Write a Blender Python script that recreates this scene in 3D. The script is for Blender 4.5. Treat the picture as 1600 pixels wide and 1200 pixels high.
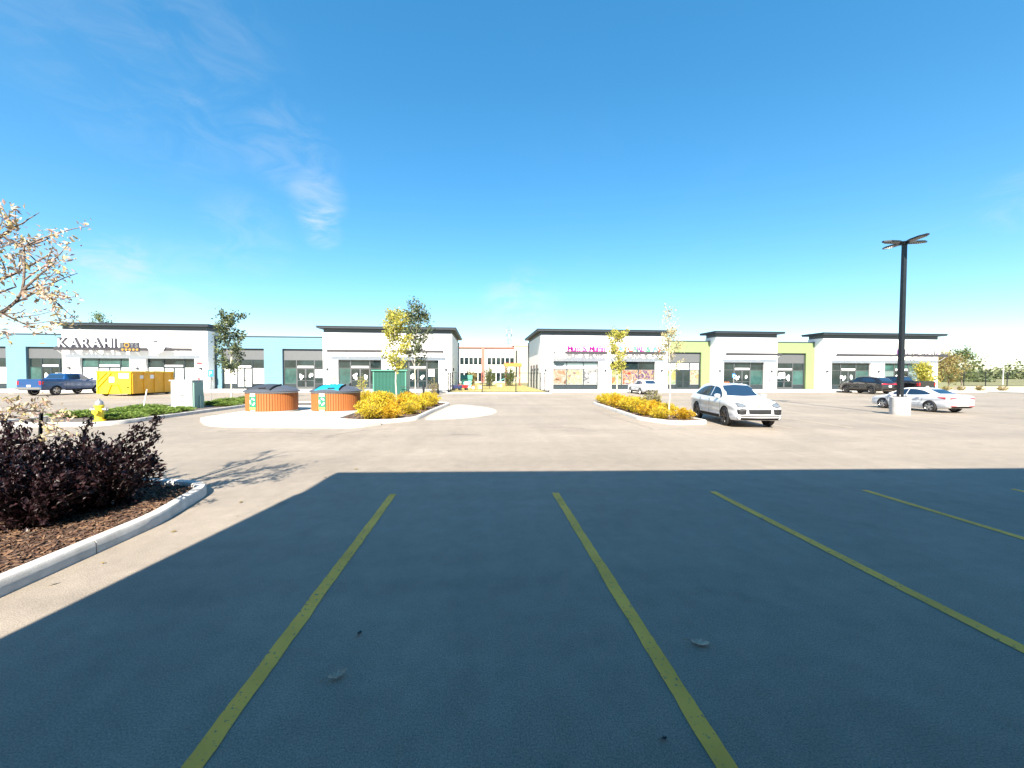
import bpy, bmesh, math, random
import numpy as np
from mathutils import Vector, Matrix
from mathutils.bvhtree import BVHTree
R = math.radians
rnd = random.Random(7)
for o in list(bpy.data.objects): bpy.data.objects.remove(o, do_unlink=True)
scene = bpy.context.scene
col = scene.collection

# ------------------------------------------------------------------ camera
cam_d = bpy.data.cameras.new('camera'); cam = bpy.data.objects.new('camera', cam_d); col.objects.link(cam)
cam_d.sensor_fit = 'HORIZONTAL'; cam_d.sensor_width = 36.0; cam_d.lens = 13.5
cam_d.clip_start = 0.05; cam_d.clip_end = 6000
YAW, PITCH, ROLL = math.atan(48/600), math.atan(-15/600), R(0.21)
fw = Vector((math.sin(YAW)*math.cos(PITCH), math.cos(YAW)*math.cos(PITCH), math.sin(PITCH)))
rt = Vector((math.cos(YAW), -math.sin(YAW), 0)); up = rt.cross(fw)
rt2 = rt*math.cos(ROLL)+up*math.sin(ROLL); up2 = up*math.cos(ROLL)-rt*math.sin(ROLL)
cam.matrix_world = Matrix(((rt2.x, up2.x, -fw.x, 0), (rt2.y, up2.y, -fw.y, 0), (rt2.z, up2.z, -fw.z, 2.0), (0, 0, 0, 1)))
scene.camera = cam

# ------------------------------------------------------------------ sky, sun, exposure
SUN_EL, SUN_AZ = R(40), R(9)          # light travels towards +Y, turned SUN_AZ towards +X
world = bpy.data.worlds.new('World'); scene.world = world; world.use_nodes = True
nt = world.node_tree; N = nt.nodes; L = nt.links; N.clear()
out = N.new('ShaderNodeOutputWorld'); bg = N.new('ShaderNodeBackground'); bg.inputs['Strength'].default_value = SKY_STRENGTH = 0.085
sky = N.new('ShaderNodeTexSky'); sky.sky_type = 'NISHITA'; sky.sun_disc = False
sky.sun_elevation = SUN_EL; sky.sun_rotation = math.pi+SUN_AZ
sky.altitude = 650; sky.air_density = 1.0; sky.dust_density = 0.35; sky.ozone_density = 2.2
hs = N.new('ShaderNodeHueSaturation'); hs.inputs['Saturation'].default_value = 1.53; hs.inputs['Hue'].default_value = 0.491; hs.inputs['Value'].default_value = 1.28
gm = N.new('ShaderNodeGamma'); gm.inputs['Gamma'].default_value = 0.75; L.new(sky.outputs[0], gm.inputs['Color']); L.new(gm.outputs[0], hs.inputs['Color'])
# thin cirrus drawn by stretched noise over the whole dome
tc = N.new('ShaderNodeTexCoord'); sep = N.new('ShaderNodeSeparateXYZ'); L.new(tc.outputs['Generated'], sep.inputs[0])
def wmath(op, a, b=None):
    m = N.new('ShaderNodeMath'); m.operation = op
    for i, v in enumerate((a, b)):
        if v is None: continue
        if isinstance(v, (int, float)): m.inputs[i].default_value = v
        else: L.new(v, m.inputs[i])
    return m.outputs[0]
zc = wmath('ADD', wmath('MAXIMUM', sep.outputs['Z'], 0.0), 0.10)
cmb = N.new('ShaderNodeCombineXYZ'); L.new(wmath('DIVIDE', sep.outputs['X'], zc), cmb.inputs[0]); L.new(wmath('DIVIDE', sep.outputs['Y'], zc), cmb.inputs[1])
mp = N.new('ShaderNodeMapping'); mp.inputs['Rotation'].default_value = (0, 0, R(25)); mp.inputs['Scale'].default_value = (1.35, 0.42, 1); mp.inputs['Location'].default_value = (3.1, 0.4, 0)
L.new(cmb.outputs[0], mp.inputs[0])
n1 = N.new('ShaderNodeTexNoise'); n1.inputs['Scale'].default_value = 1.1; n1.inputs['Detail'].default_value = 9; n1.inputs['Roughness'].default_value = 0.62; n1.inputs['Distortion'].default_value = 0.7
n2 = N.new('ShaderNodeTexNoise'); n2.inputs['Scale'].default_value = 0.45; n2.inputs['Detail'].default_value = 3
L.new(mp.outputs[0], n1.inputs[0]); L.new(cmb.outputs[0], n2.inputs[0])
def wramp(s, a, b):
    r = N.new('ShaderNodeMapRange'); r.inputs[1].default_value = a; r.inputs[2].default_value = b; r.interpolation_type = 'SMOOTHSTEP'; L.new(s, r.inputs[0]); return r.outputs[0]
veil = wmath('MULTIPLY', wmath('MULTIPLY', wramp(n1.outputs[0], 0.46, 0.84), wramp(n2.outputs[0], 0.40, 0.66)), 0.08)
# a few thin cirrus tufts where the sky carries them
tuft = None
for d_, deg, amp in (((-0.349, 0.878, 0.322), 3.2, 1.0), ((-0.348, 0.862, 0.370), 4.0, 0.55), ((-0.375, 0.815, 0.440), 6.0, 0.30), ((-0.52, 0.68, 0.513), 13.0, 0.22), ((-0.648, 0.735, 0.197), 3.6, 0.7), ((-0.70, 0.69, 0.19), 3.0, 0.6), ((0.11, 0.979, 0.168), 7.0, 0.55), ((0.06, 0.985, 0.155), 6.0, 0.4), ((-0.479, 0.832, 0.279), 6.0, 0.30), ((-0.60, 0.78, 0.13), 9.0, 0.4), ((0.809, 0.525, 0.264), 3.0, 0.4)):
    vm = N.new('ShaderNodeVectorMath'); vm.operation = 'DOT_PRODUCT'; vm.inputs[1].default_value = Vector(d_).normalized(); L.new(tc.outputs['Generated'], vm.inputs[0])
    g_ = wmath('MULTIPLY', wramp(vm.outputs['Value'], math.cos(R(deg)), 1.0), amp); tuft = g_ if tuft is None else wmath('ADD', tuft, g_)
n3 = N.new('ShaderNodeTexNoise'); n3.inputs['Scale'].default_value = 9.0; n3.inputs['Detail'].default_value = 9; n3.inputs['Roughness'].default_value = 0.62; n3.inputs['Distortion'].default_value = 0.9
mp3 = N.new('ShaderNodeMapping'); mp3.inputs['Scale'].default_value = (1, 1, 2.2); L.new(tc.outputs['Generated'], mp3.inputs[0]); L.new(mp3.outputs[0], n3.inputs[0])
cl = wmath('MINIMUM', wmath('ADD', veil, wmath('MULTIPLY', tuft, wmath('MULTIPLY', wramp(n3.outputs[0], 0.36, 0.74), 0.55))), 0.6)
mix = N.new('ShaderNodeMix'); mix.data_type = 'RGBA'; mix.inputs['B'].default_value = (2.9, 3.2, 3.45, 1)
L.new(cl, mix.inputs['Factor']); L.new(hs.outputs[0], mix.inputs['A'])
L.new(mix.outputs['Result'], bg.inputs['Color']); L.new(bg.outputs[0], out.inputs['Surface'])

sd = bpy.data.lights.new('sun', 'SUN'); sun = bpy.data.objects.new('sun', sd); col.objects.link(sun)
sd.energy = 5.0; sd.angle = R(0.5); sd.color = (1.0, 0.91, 0.78)
sdir = Vector((math.sin(SUN_AZ)*math.cos(SUN_EL), math.cos(SUN_AZ)*math.cos(SUN_EL), -math.sin(SUN_EL)))
sun.rotation_euler = sdir.to_track_quat('-Z', 'Y').to_euler(); sun.location = (-10, -40, 40)

vs = scene.view_settings; vs.view_transform = 'Standard'; vs.look = 'None'; vs.gamma = 1.0; vs.use_curve_mapping = False
vs.exposure = 1.80
scene.render.resolution_x = 1024; scene.render.resolution_y = 768

# ------------------------------------------------------------------ materials
MATS = {}
def mat(name, color, rough=0.7, metal=0.0, var=0.0, vscale=6.0, bump=0.0, bscale=40.0, coat=0.0, var2=None, spec=0.5, stretch=None):
    if name in MATS: return MATS[name]
    m = bpy.data.materials.new(name); m.use_nodes = True; MATS[name] = m
    t = m.node_tree; b = t.nodes['Principled BSDF']
    b.inputs['Base Color'].default_value = (*color, 1); b.inputs['Roughness'].default_value = rough; b.inputs['Metallic'].default_value = metal
    b.inputs['Coat Weight'].default_value = coat; b.inputs['Coat Roughness'].default_value = 0.04; b.inputs['Specular IOR Level'].default_value = spec
    if var or bump:
        c = t.nodes.new('ShaderNodeTexCoord'); src = c.outputs['Object']
        if stretch:
            mpn = t.nodes.new('ShaderNodeMapping'); mpn.inputs['Scale'].default_value = stretch; t.links.new(src, mpn.inputs[0]); src = mpn.outputs[0]
    if var:
        n = t.nodes.new('ShaderNodeTexNoise'); n.inputs['Scale'].default_value = vscale; n.inputs['Detail'].default_value = 6; n.inputs['Roughness'].default_value = 0.65
        t.links.new(src, n.inputs[0])
        r = t.nodes.new('ShaderNodeValToRGB'); r.color_ramp.elements[0].position = 0.3; r.color_ramp.elements[1].position = 0.7
        c2 = var2 or tuple(min(1, x*(1+var)) for x in color); c1 = tuple(x*(1-var) for x in color)
        r.color_ramp.elements[0].color = (*c1, 1); r.color_ramp.elements[1].color = (*c2, 1)
        t.links.new(n.outputs[0], r.inputs[0]); t.links.new(r.outputs[0], b.inputs['Base Color'])
    if bump:
        n = t.nodes.new('ShaderNodeTexNoise'); n.inputs['Scale'].default_value = bscale; n.inputs['Detail'].default_value = 4
        t.links.new(src, n.inputs[0])
        bp = t.nodes.new('ShaderNodeBump'); bp.inputs['Strength'].default_value = bump; bp.inputs['Distance'].default_value = 0.02
        t.links.new(n.outputs[0], bp.inputs['Height']); t.links.new(bp.outputs[0], b.inputs['Normal'])
    return m

def leafmat(name, colors, trans=0.35, rough=0.6):
    m = bpy.data.materials.new(name); m.use_nodes = True; MATS[name] = m
    t = m.node_tree; t.nodes.clear()
    o = t.nodes.new('ShaderNodeOutputMaterial'); g = t.nodes.new('ShaderNodeNewGeometry')
    r = t.nodes.new('ShaderNodeValToRGB'); cr = r.color_ramp
    while len(cr.elements) < len(colors): cr.elements.new(0.5)
    for i, c in enumerate(colors):
        cr.elements[i].position = i/(len(colors)-1); cr.elements[i].color = (*c, 1)
    t.links.new(g.outputs['Random Per Island'], r.inputs[0])
    d = t.nodes.new('ShaderNodeBsdfPrincipled'); d.inputs['Roughness'].default_value = rough; d.inputs['Specular IOR Level'].default_value = 0.35
    tr = t.nodes.new('ShaderNodeBsdfTranslucent'); mx = t.nodes.new('ShaderNodeMixShader'); mx.inputs[0].default_value = trans
    t.links.new(r.outputs[0], d.inputs['Base Color']); t.links.new(r.outputs[0], tr.inputs[0])
    t.links.new(d.outputs[0], mx.inputs[1]); t.links.new(tr.outputs[0], mx.inputs[2]); t.links.new(mx.outputs[0], o.inputs[0])
    return m

def asphalt_mat():
    m = bpy.data.materials.new('asphalt'); m.use_nodes = True; t = m.node_tree; b = t.nodes['Principled BSDF']
    b.inputs['Roughness'].default_value = 0.68; b.inputs['Specular IOR Level'].default_value = 0.45
    c = t.nodes.new('ShaderNodeTexCoord')
    def noise(scale, detail=5, rough=0.6, sc=(1, 1, 1), dist=0.0, rot=0):
        mp = t.nodes.new('ShaderNodeMapping'); mp.inputs['Scale'].default_value = sc; mp.inputs['Rotation'].default_value = (0, 0, rot); t.links.new(c.outputs['Object'], mp.inputs[0])
        n = t.nodes.new('ShaderNodeTexNoise'); n.inputs['Scale'].default_value = scale; n.inputs['Detail'].default_value = detail; n.inputs['Roughness'].default_value = rough; n.inputs['Distortion'].default_value = dist
        t.links.new(mp.outputs[0], n.inputs[0]); return n.outputs[0]
    def mr(s, a, b_, lo, hi):
        r = t.nodes.new('ShaderNodeMapRange'); r.inputs[1].default_value = a; r.inputs[2].default_value = b_; r.inputs[3].default_value = lo; r.inputs[4].default_value = hi; t.links.new(s, r.inputs[0]); return r.outputs[0]
    def mul(a, b_):
        x = t.nodes.new('ShaderNodeMath'); x.operation = 'MULTIPLY'; t.links.new(a, x.inputs[0]); t.links.new(b_, x.inputs[1]); return x.outputs[0]
    big = mr(noise(0.22, 4, 0.55, dist=0.8), 0.3, 0.7, 0.87, 1.11)
    streak = mr(noise(0.5, 5, 0.6, (0.09, 1.3, 1), 0.6), 0.3, 0.72, 0.86, 1.10)       # tyre wear along the drive aisle (X)
    streak2 = mr(noise(1.1, 4, 0.6, (1.2, 0.10, 1), 0.4), 0.3, 0.72, 0.93, 1.06)       # wear down the stalls (Y)
    med = mr(noise(3.5, 6, 0.7), 0.25, 0.75, 0.84, 1.14)
    fine = mr(noise(95, 3, 0.7), 0.3, 0.7, 0.60, 1.40)
    grit = mr(noise(480, 1, 0.5), 0.62, 0.80, 1.0, 1.9)
    v = t.nodes.new('ShaderNodeTexVoronoi'); v.inputs['Scale'].default_value = 210; t.links.new(c.outputs['Object'], v.inputs[0])
    stone = mr(v.outputs['Distance'], 0.1, 0.7, 1.12, 0.80)
    spots = mr(noise(1.4, 2, 0.4), 0.68, 0.80, 1.0, 0.72)                                # oil and damp spots
    k = mul(mul(mul(big, streak), mul(streak2, med)), mul(mul(fine, stone), mul(grit, spots)))
    rgb = t.nodes.new('ShaderNodeMix'); rgb.data_type = 'RGBA'; rgb.blend_type = 'MULTIPLY'; rgb.inputs['Factor'].default_value = 1
    rgb.inputs['A'].default_value = (*ASPHALT, 1); t.links.new(k, rgb.inputs['B']); t.links.new(rgb.outputs['Result'], b.inputs['Base Color'])
    bp = t.nodes.new('ShaderNodeBump'); bp.inputs['Strength'].default_value = 0.55; bp.inputs['Distance'].default_value = 0.004
    add = t.nodes.new('ShaderNodeMath'); add.operation = 'ADD'; t.links.new(fine, add.inputs[0]); t.links.new(stone, add.inputs[1])
    t.links.new(add.outputs[0], bp.inputs['Height']); t.links.new(bp.outputs[0], b.inputs['Normal'])
    return m
ASPHALT = (0.266, 0.227, 0.182)
MATS['asphalt'] = asphalt_mat()

def paint_mat(name, color, worn):
    # road paint with chips worn through to the asphalt
    m = bpy.data.materials.new(name); m.use_nodes = True; MATS[name] = m; t = m.node_tree; b = t.nodes['Principled BSDF']; b.inputs['Roughness'].default_value = 0.75
    c = t.nodes.new('ShaderNodeTexCoord')
    n = t.nodes.new('ShaderNodeTexNoise'); n.inputs['Scale'].default_value = 26; n.inputs['Detail'].default_value = 6; n.inputs['Roughness'].default_value = 0.7; t.links.new(c.outputs['Object'], n.inputs[0])
    n2 = t.nodes.new('ShaderNodeTexNoise'); n2.inputs['Scale'].default_value = 2.2; n2.inputs['Detail'].default_value = 5; t.links.new(c.outputs['Object'], n2.inputs[0])
    r = t.nodes.new('ShaderNodeMapRange'); r.inputs[1].default_value = worn; r.inputs[2].default_value = worn+0.05; t.links.new(n.outputs[0], r.inputs[0])
    r2 = t.nodes.new('ShaderNodeMapRange'); r2.inputs[1].default_value = 0.3; r2.inputs[2].default_value = 0.7; r2.inputs[3].default_value = 0.8; r2.inputs[4].default_value = 1.1; t.links.new(n2.outputs[0], r2.inputs[0])
    mm = t.nodes.new('ShaderNodeMix'); mm.data_type = 'RGBA'; mm.blend_type = 'MULTIPLY'; mm.inputs['Factor'].default_value = 1; mm.inputs['A'].default_value = (*color, 1); t.links.new(r2.outputs[0], mm.inputs['B'])
    mx = t.nodes.new('ShaderNodeMix'); mx.data_type = 'RGBA'; t.links.new(r.outputs[0], mx.inputs['Factor']); t.links.new(mm.outputs['Result'], mx.inputs['A']); mx.inputs['B'].default_value = (0.16, 0.145, 0.13, 1)
    t.links.new(mx.outputs['Result'], b.inputs['Base Color']); return m
paint_mat('yellow_paint', (1.0, 0.45, 0.06), 0.59)
paint_mat('faded_paint', (0.40, 0.34, 0.24), 0.54)

def siding_mat(name, color):
    m = mat(name, color, 0.75, var=0.05, vscale=1.3)
    t = m.node_tree; b = t.nodes['Principled BSDF']; c = t.nodes.new('ShaderNodeTexCoord'); s = t.nodes.new('ShaderNodeSeparateXYZ'); t.links.new(c.outputs['Object'], s.inputs[0])
    d = t.nodes.new('ShaderNodeMath'); d.operation = 'MULTIPLY'; d.inputs[1].default_value = 5.2; t.links.new(s.outputs['Z'], d.inputs[0])
    f = t.nodes.new('ShaderNodeMath'); f.operation = 'FRACT'; t.links.new(d.outputs[0], f.inputs[0])
    bp = t.nodes.new('ShaderNodeBump'); bp.inputs['Strength'].default_value = 0.7; bp.inputs['Distance'].default_value = 0.03; bp.invert = True
    t.links.new(f.outputs[0], bp.inputs['Height']); t.links.new(bp.outputs[0], b.inputs['Normal']); return m

mat('stucco', (0.80, 0.79, 0.77), 0.85, var=0.025, vscale=0.9, bump=0.12, bscale=120)
siding_mat('blue_siding', (0.10, 0.195, 0.245)); mat('green_panel', (0.165, 0.22, 0.095), 0.7, var=0.04, vscale=1.2)
mat('cornice_dark', (0.014, 0.022, 0.030), 0.5, var=0.1); mat('cornice_grey', (0.075, 0.095, 0.105), 0.6, var=0.06)
mat('canopy_grey', (0.030, 0.028, 0.032), 0.5, var=0.15, vscale=2)
mat('dark_frame', (0.02, 0.03, 0.035), 0.4); mat('alu_frame', (0.14, 0.145, 0.15), 0.35, 0.6)
mat('metal_panel', (0.11, 0.115, 0.12), 0.45, 0.3, var=0.06); mat('reveal', (0.03, 0.04, 0.05), 0.6)
mat('glass', (0.012, 0.022, 0.024), 0.05, var=0.5, vscale=0.7, spec=0.5); mat('glass_teal', (0.03, 0.075, 0.07), 0.06, var=0.45, vscale=0.8); mat('glass_blind', (0.12, 0.165, 0.165), 0.25, var=0.06, vscale=0.5)
mat('paper', (0.74, 0.74, 0.70), 0.7, var=0.03, vscale=1.0); mat('white_print', (0.82, 0.82, 0.82), 0.6); mat('grey_print', (0.10, 0.105, 0.11), 0.6)
mat('roofing', (0.25, 0.25, 0.25), 0.9); mat('concrete', (0.42, 0.405, 0.375), 0.85, var=0.10, vscale=1.1, bump=0.25, bscale=60)
mat('kerb_concrete', (0.44, 0.425, 0.40), 0.85, var=0.24, vscale=4.0, bump=0.14, bscale=110)
mat('mulch', (0.055, 0.03, 0.02), 0.95, var=0.5, vscale=9, bump=1.0, bscale=22); mat('mulch_grey', (0.10, 0.085, 0.075), 0.95, var=0.4, vscale=6, bump=1.0, bscale=25)
mat('soil', (0.20, 0.17, 0.10), 0.95, var=0.35, vscale=0.12, bump=0.5, bscale=3, var2=(0.20, 0.21, 0.08))
mat('dry_grass', (0.36, 0.27, 0.09), 0.95, var=0.3, vscale=1.2, bump=0.8, bscale=12, var2=(0.36, 0.33, 0.11))
mat('rubber', (0.016, 0.016, 0.017), 0.75); mat('alloy', (0.45, 0.46, 0.48), 0.28, 0.9); mat('dark_alloy', (0.12, 0.12, 0.125), 0.3, 0.8)
mat('car_glass', (0.012, 0.03, 0.06), 0.03, spec=0.6); mat('trim', (0.006, 0.006, 0.007), 0.6, spec=0.3); mat('chrome', (0.6, 0.61, 0.62), 0.12, 1.0)
mat('white_car', (0.60, 0.615, 0.64), 0.3, coat=1.0); mat('blue_car', (0.006, 0.055, 0.18), 0.3, 0.25, coat=1.0); mat('black_car', (0.010, 0.010, 0.011), 0.25, coat=1.0)
mat('red_lamp', (0.45, 0.01, 0.015), 0.15, coat=0.6); mat('lamp_glass', (0.16, 0.18, 0.20), 0.08, 0.3, coat=1.0); mat('plate', (0.75, 0.75, 0.72), 0.5); mat('amber', (0.7, 0.2, 0.02), 0.3)
mat('bark', (0.16, 0.125, 0.10), 0.9, var=0.35, vscale=14, bump=0.7, bscale=40); mat('pale_bark', (0.48, 0.44, 0.36), 0.85, var=0.2, vscale=9, bump=0.3); mat('dark_bark', (0.05, 0.035, 0.03), 0.9, var=0.3, vscale=20)
mat('black_metal', (0.012, 0.016, 0.020), 0.45, 0.3, var=0.2); mat('galvanised', (0.36, 0.36, 0.35), 0.45, 0.7, var=0.1)
mat('bin_slat', (0.30, 0.095, 0.02), 0.65, var=0.16, vscale=2.5, stretch=(14, 14, 1)); mat('bin_lid', (0.060, 0.068, 0.085), 0.5, var=0.08); mat('bin_blue', (0.01, 0.22, 0.34), 0.4); mat('bin_flap', (0.035, 0.04, 0.048), 0.5)
mat('sign_green', (0.02, 0.17, 0.09), 0.5); mat('lime', (0.35, 0.62, 0.08), 0.5); mat('skip_yellow', (0.80, 0.52, 0.015), 0.5, var=0.12, vscale=1.3); mat('skip_yellow_shaded', (0.72, 0.34, 0.012), 0.5, var=0.12, vscale=1.3)
mat('hydrant_yellow', (0.85, 0.60, 0.03), 0.45, var=0.1); mat('cabinet', (0.40, 0.44, 0.42), 0.55, var=0.05); mat('cabinet_shade_green', (0.20, 0.32, 0.28), 0.6)
mat('shed_green', (0.008, 0.085, 0.06), 0.5, var=0.1, vscale=1.5); mat('shed_trim', (0.06, 0.22, 0.16), 0.5)
mat('wood', (0.32, 0.22, 0.13), 0.8, var=0.25, vscale=5); mat('white_paint', (0.8, 0.8, 0.78), 0.5); mat('blue_sign', (0.02, 0.20, 0.55), 0.5); mat('red_print', (0.75, 0.05, 0.06), 0.5); mat('orange_paint', (0.85, 0.18, 0.04), 0.5)
mat('magenta', (0.34, 0.004, 0.19), 0.4); mat('purple', (0.12, 0.01, 0.17), 0.4); mat('pink', (0.45, 0.03, 0.16), 0.5); mat('mint', (0.03, 0.26, 0.12), 0.5); mat('sky_blue', (0.03, 0.20, 0.32), 0.5); mat('coral', (0.48, 0.05, 0.035), 0.5); mat('letter_dark', (0.03, 0.03, 0.045), 0.45); mat('gold', (0.30, 0.17, 0.03), 0.4)
mat('teal_plastic', (0.16, 0.52, 0.45), 0.5); mat('red_plastic', (0.5, 0.03, 0.04), 0.5); mat('navy', (0.03, 0.04, 0.12), 0.5); mat('tan_wall', (0.38, 0.33, 0.25), 0.85, var=0.05); mat('red_steel', (0.40, 0.12, 0.09), 0.6); mat('pale_wall', (0.50, 0.49, 0.47), 0.85, var=0.03)
mat('dry_leaf', (0.55, 0.36, 0.25), 0.7, var=0.3, vscale=60); mat('low_bounce_charcoal', (0.055, 0.058, 0.062), 0.8, var=0.1); mat('sky_block_soffit', (0.045, 0.042, 0.04), 0.8)
mat('pallet', (0.50, 0.38, 0.22), 0.8, var=0.2)

# ------------------------------------------------------------------ mesh helpers
def tag(o, label=None, cat=None, group=None, kind=None):
    for k, v in (('label', label), ('category', cat), ('group', group), ('kind', kind)):
        if v: o[k] = v
    return o
def empty(name, loc=(0, 0, 0), rz=0, label=None, cat=None, group=None):
    o = bpy.data.objects.new(name, None); col.objects.link(o); o.location = loc; o.rotation_euler = (0, 0, rz); o.empty_display_size = 0.1
    return tag(o, label, cat, group)
def link(name, me, parent=None):
    o = bpy.data.objects.new(name, me); col.objects.link(o)
    if parent is not None: o.parent = parent
    return o
def copy_tree(o, parent=None):
    c = o.copy(); col.objects.link(c); c.parent = parent
    for ch in list(o.children): copy_tree(ch, c)
    return c
class MB:
    def __init__(s): s.v = []; s.f = []; s.mi = []
    def add(s, vs, fs, m=0):
        k = len(s.v); s.v += [tuple(p) for p in vs]; s.f += [tuple(i+k for i in f) for f in fs]; s.mi += [m]*len(fs); return s
    def box(s, x0, x1, y0, y1, z0, z1, m=0):
        return s.add([(x0, y0, z0), (x1, y0, z0), (x1, y1, z0), (x0, y1, z0), (x0, y0, z1), (x1, y0, z1), (x1, y1, z1), (x0, y1, z1)],
                     [(0, 3, 2, 1), (4, 5, 6, 7), (0, 1, 5, 4), (1, 2, 6, 5), (2, 3, 7, 6), (3, 0, 4, 7)], m)
    def bar(s, a, b, w, h, m=0):
        a, b = Vector(a), Vector(b); d = (b-a).normalized(); u = d.cross(Vector((0, 0, 1)))
        u = (Vector((1, 0, 0)) if u.length < 1e-4 else u).normalized(); v = u.cross(d)
        vs = [p+u*i*w/2+v*j*h/2 for p in (a, b) for i, j in ((-1, -1), (1, -1), (1, 1), (-1, 1))]
        return s.add(vs, [(0, 1, 2, 3), (7, 6, 5, 4), (0, 4, 5, 1), (1, 5, 6, 2), (2, 6, 7, 3), (3, 7, 4, 0)], m)
    def tube(s, pts, rad, n=6, m=0, cap=True):
        pts = [Vector(p) for p in pts]
        if isinstance(rad, (int, float)): rad = [rad]*len(pts)
        vs = []; ref = None
        for i, p in enumerate(pts):
            d = (pts[min(i+1, len(pts)-1)]-pts[max(i-1, 0)]).normalized()
            if ref is None: ref = Vector((0, 0, 1)) if abs(d.z) < 0.9 else Vector((1, 0, 0))
            u = d.cross(ref); u = u.normalized() if u.length > 1e-5 else d.orthogonal().normalized(); w = d.cross(u); ref = -w if False else ref
            vs += [p+(u*math.cos(2*math.pi*k/n)+w*math.sin(2*math.pi*k/n))*rad[i] for k in range(n)]
        fs = [(i*n+k, i*n+(k+1) % n, (i+1)*n+(k+1) % n, (i+1)*n+k) for i in range(len(pts)-1) for k in range(n)]
        if cap: fs += [tuple(range(n-1, -1, -1)), tuple(range((len(pts)-1)*n, len(pts)*n))]
        return s.add(vs, fs, m)
    def lathe(s, prof, n=24, c=(0, 0, 0), m=0, axis='z', cap=True):
        vs = []
        for r, z in prof:
            for k in range(n):
                a = 2*math.pi*k/n; x, y = r*math.cos(a), r*math.sin(a)
                vs.append((c[0]+x, c[1]+y, c[2]+z) if axis == 'z' else (c[0]+x, c[1]+z, c[2]+y))
        fs = [(i*n+k, i*n+(k+1) % n, (i+1)*n+(k+1) % n, (i+1)*n+k) for i in range(len(prof)-1) for k in range(n)]
        if cap: fs += [tuple(range(n-1, -1, -1)), tuple(range((len(prof)-1)*n, len(prof)*n))]
        return s.add(vs, fs, m)
    def prism(s, poly, z0, z1, m=0):
        n = len(poly); vs = [(x, y, z0) for x, y in poly]+[(x, y, z1) for x, y in poly]
        return s.add(vs, [tuple(range(n-1, -1, -1)), tuple(range(n, 2*n))]+[(i, (i+1) % n, n+(i+1) % n, n+i) for i in range(n)], m)
    def mesh(s, mats, smooth=None):
        me = bpy.data.meshes.new('mesh'); me.from_pydata(s.v, [], s.f)
        for m in (mats if isinstance(mats, (list, tuple)) else [mats]): me.materials.append(MATS[m])
        if any(s.mi): me.polygons.foreach_set('material_index', s.mi)
        bm = bmesh.new(); bm.from_mesh(me); bmesh.ops.recalc_face_normals(bm, faces=bm.faces); bm.to_mesh(me); bm.free()
        if smooth:
            me.polygons.foreach_set('use_smooth', [True]*len(me.polygons)); me.set_sharp_from_angle(angle=R(smooth))
        me.update(); return me
    def build(s, name, mats, parent=None, smooth=None): return link(name, s.mesh(mats, smooth), parent)
def boxobj(name, m, parent, *a): return MB().box(*a).build(name, m, parent)
def bevel(o, w=0.02, seg=2):
    bm = bmesh.new(); bm.from_mesh(o.data); bmesh.ops.bevel(bm, geom=list(bm.edges), offset=w, segments=seg, affect='EDGES', clamp_overlap=True); bm.to_mesh(o.data); bm.free(); return o

def text_obj(ch, size, depth, m, parent, name='letter', offset=0.0, shear=0.0, sx=1.0):
    cu = bpy.data.curves.new('t', 'FONT'); cu.body = ch; cu.size = size; cu.extrude = depth/2; cu.offset = offset; cu.shear = shear; cu.resolution_u = 3
    to = bpy.data.objects.new('t', cu); col.objects.link(to)
    dg = bpy.context.evaluated_depsgraph_get(); dg.update()
    me = bpy.data.meshes.new_from_object(to.evaluated_get(dg)); bpy.data.objects.remove(to); bpy.data.curves.remove(cu)
    # text is drawn in XY; stand it up in XZ facing -Y
    me.transform(Matrix(((sx, 0, 0, 0), (0, 0, -1, 0), (0, 1, 0, 0), (0, 0, 0, 1))))
    me.materials.clear(); me.materials.append(MATS[m])
    return link(name, me, parent)
def letters(s, size, depth, mats, parent, x0, x1, y, z, offset=0.0, backs=None, name='letter'):
    # one object for each letter, laid out between x0 and x1
    obs = []; adv = []
    for i, ch in enumerate(s):
        if ch == ' ': obs.append(None); adv.append(size*0.35); continue
        o = text_obj(ch, size, depth, mats[i % len(mats)], parent, name, offset); xs = [v.co.x for v in o.data.vertices]
        o.data.transform(Matrix.Translation((-min(xs), 0, 0))); obs.append(o); adv.append(max(xs)-min(xs))
    tot = sum(adv); gap = (x1-x0-tot)/max(1, len(s)-1); x = x0
    for o, a in zip(obs, adv):
        if o: o.location = (x, y, z)
        x += a+gap
    return obs

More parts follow.
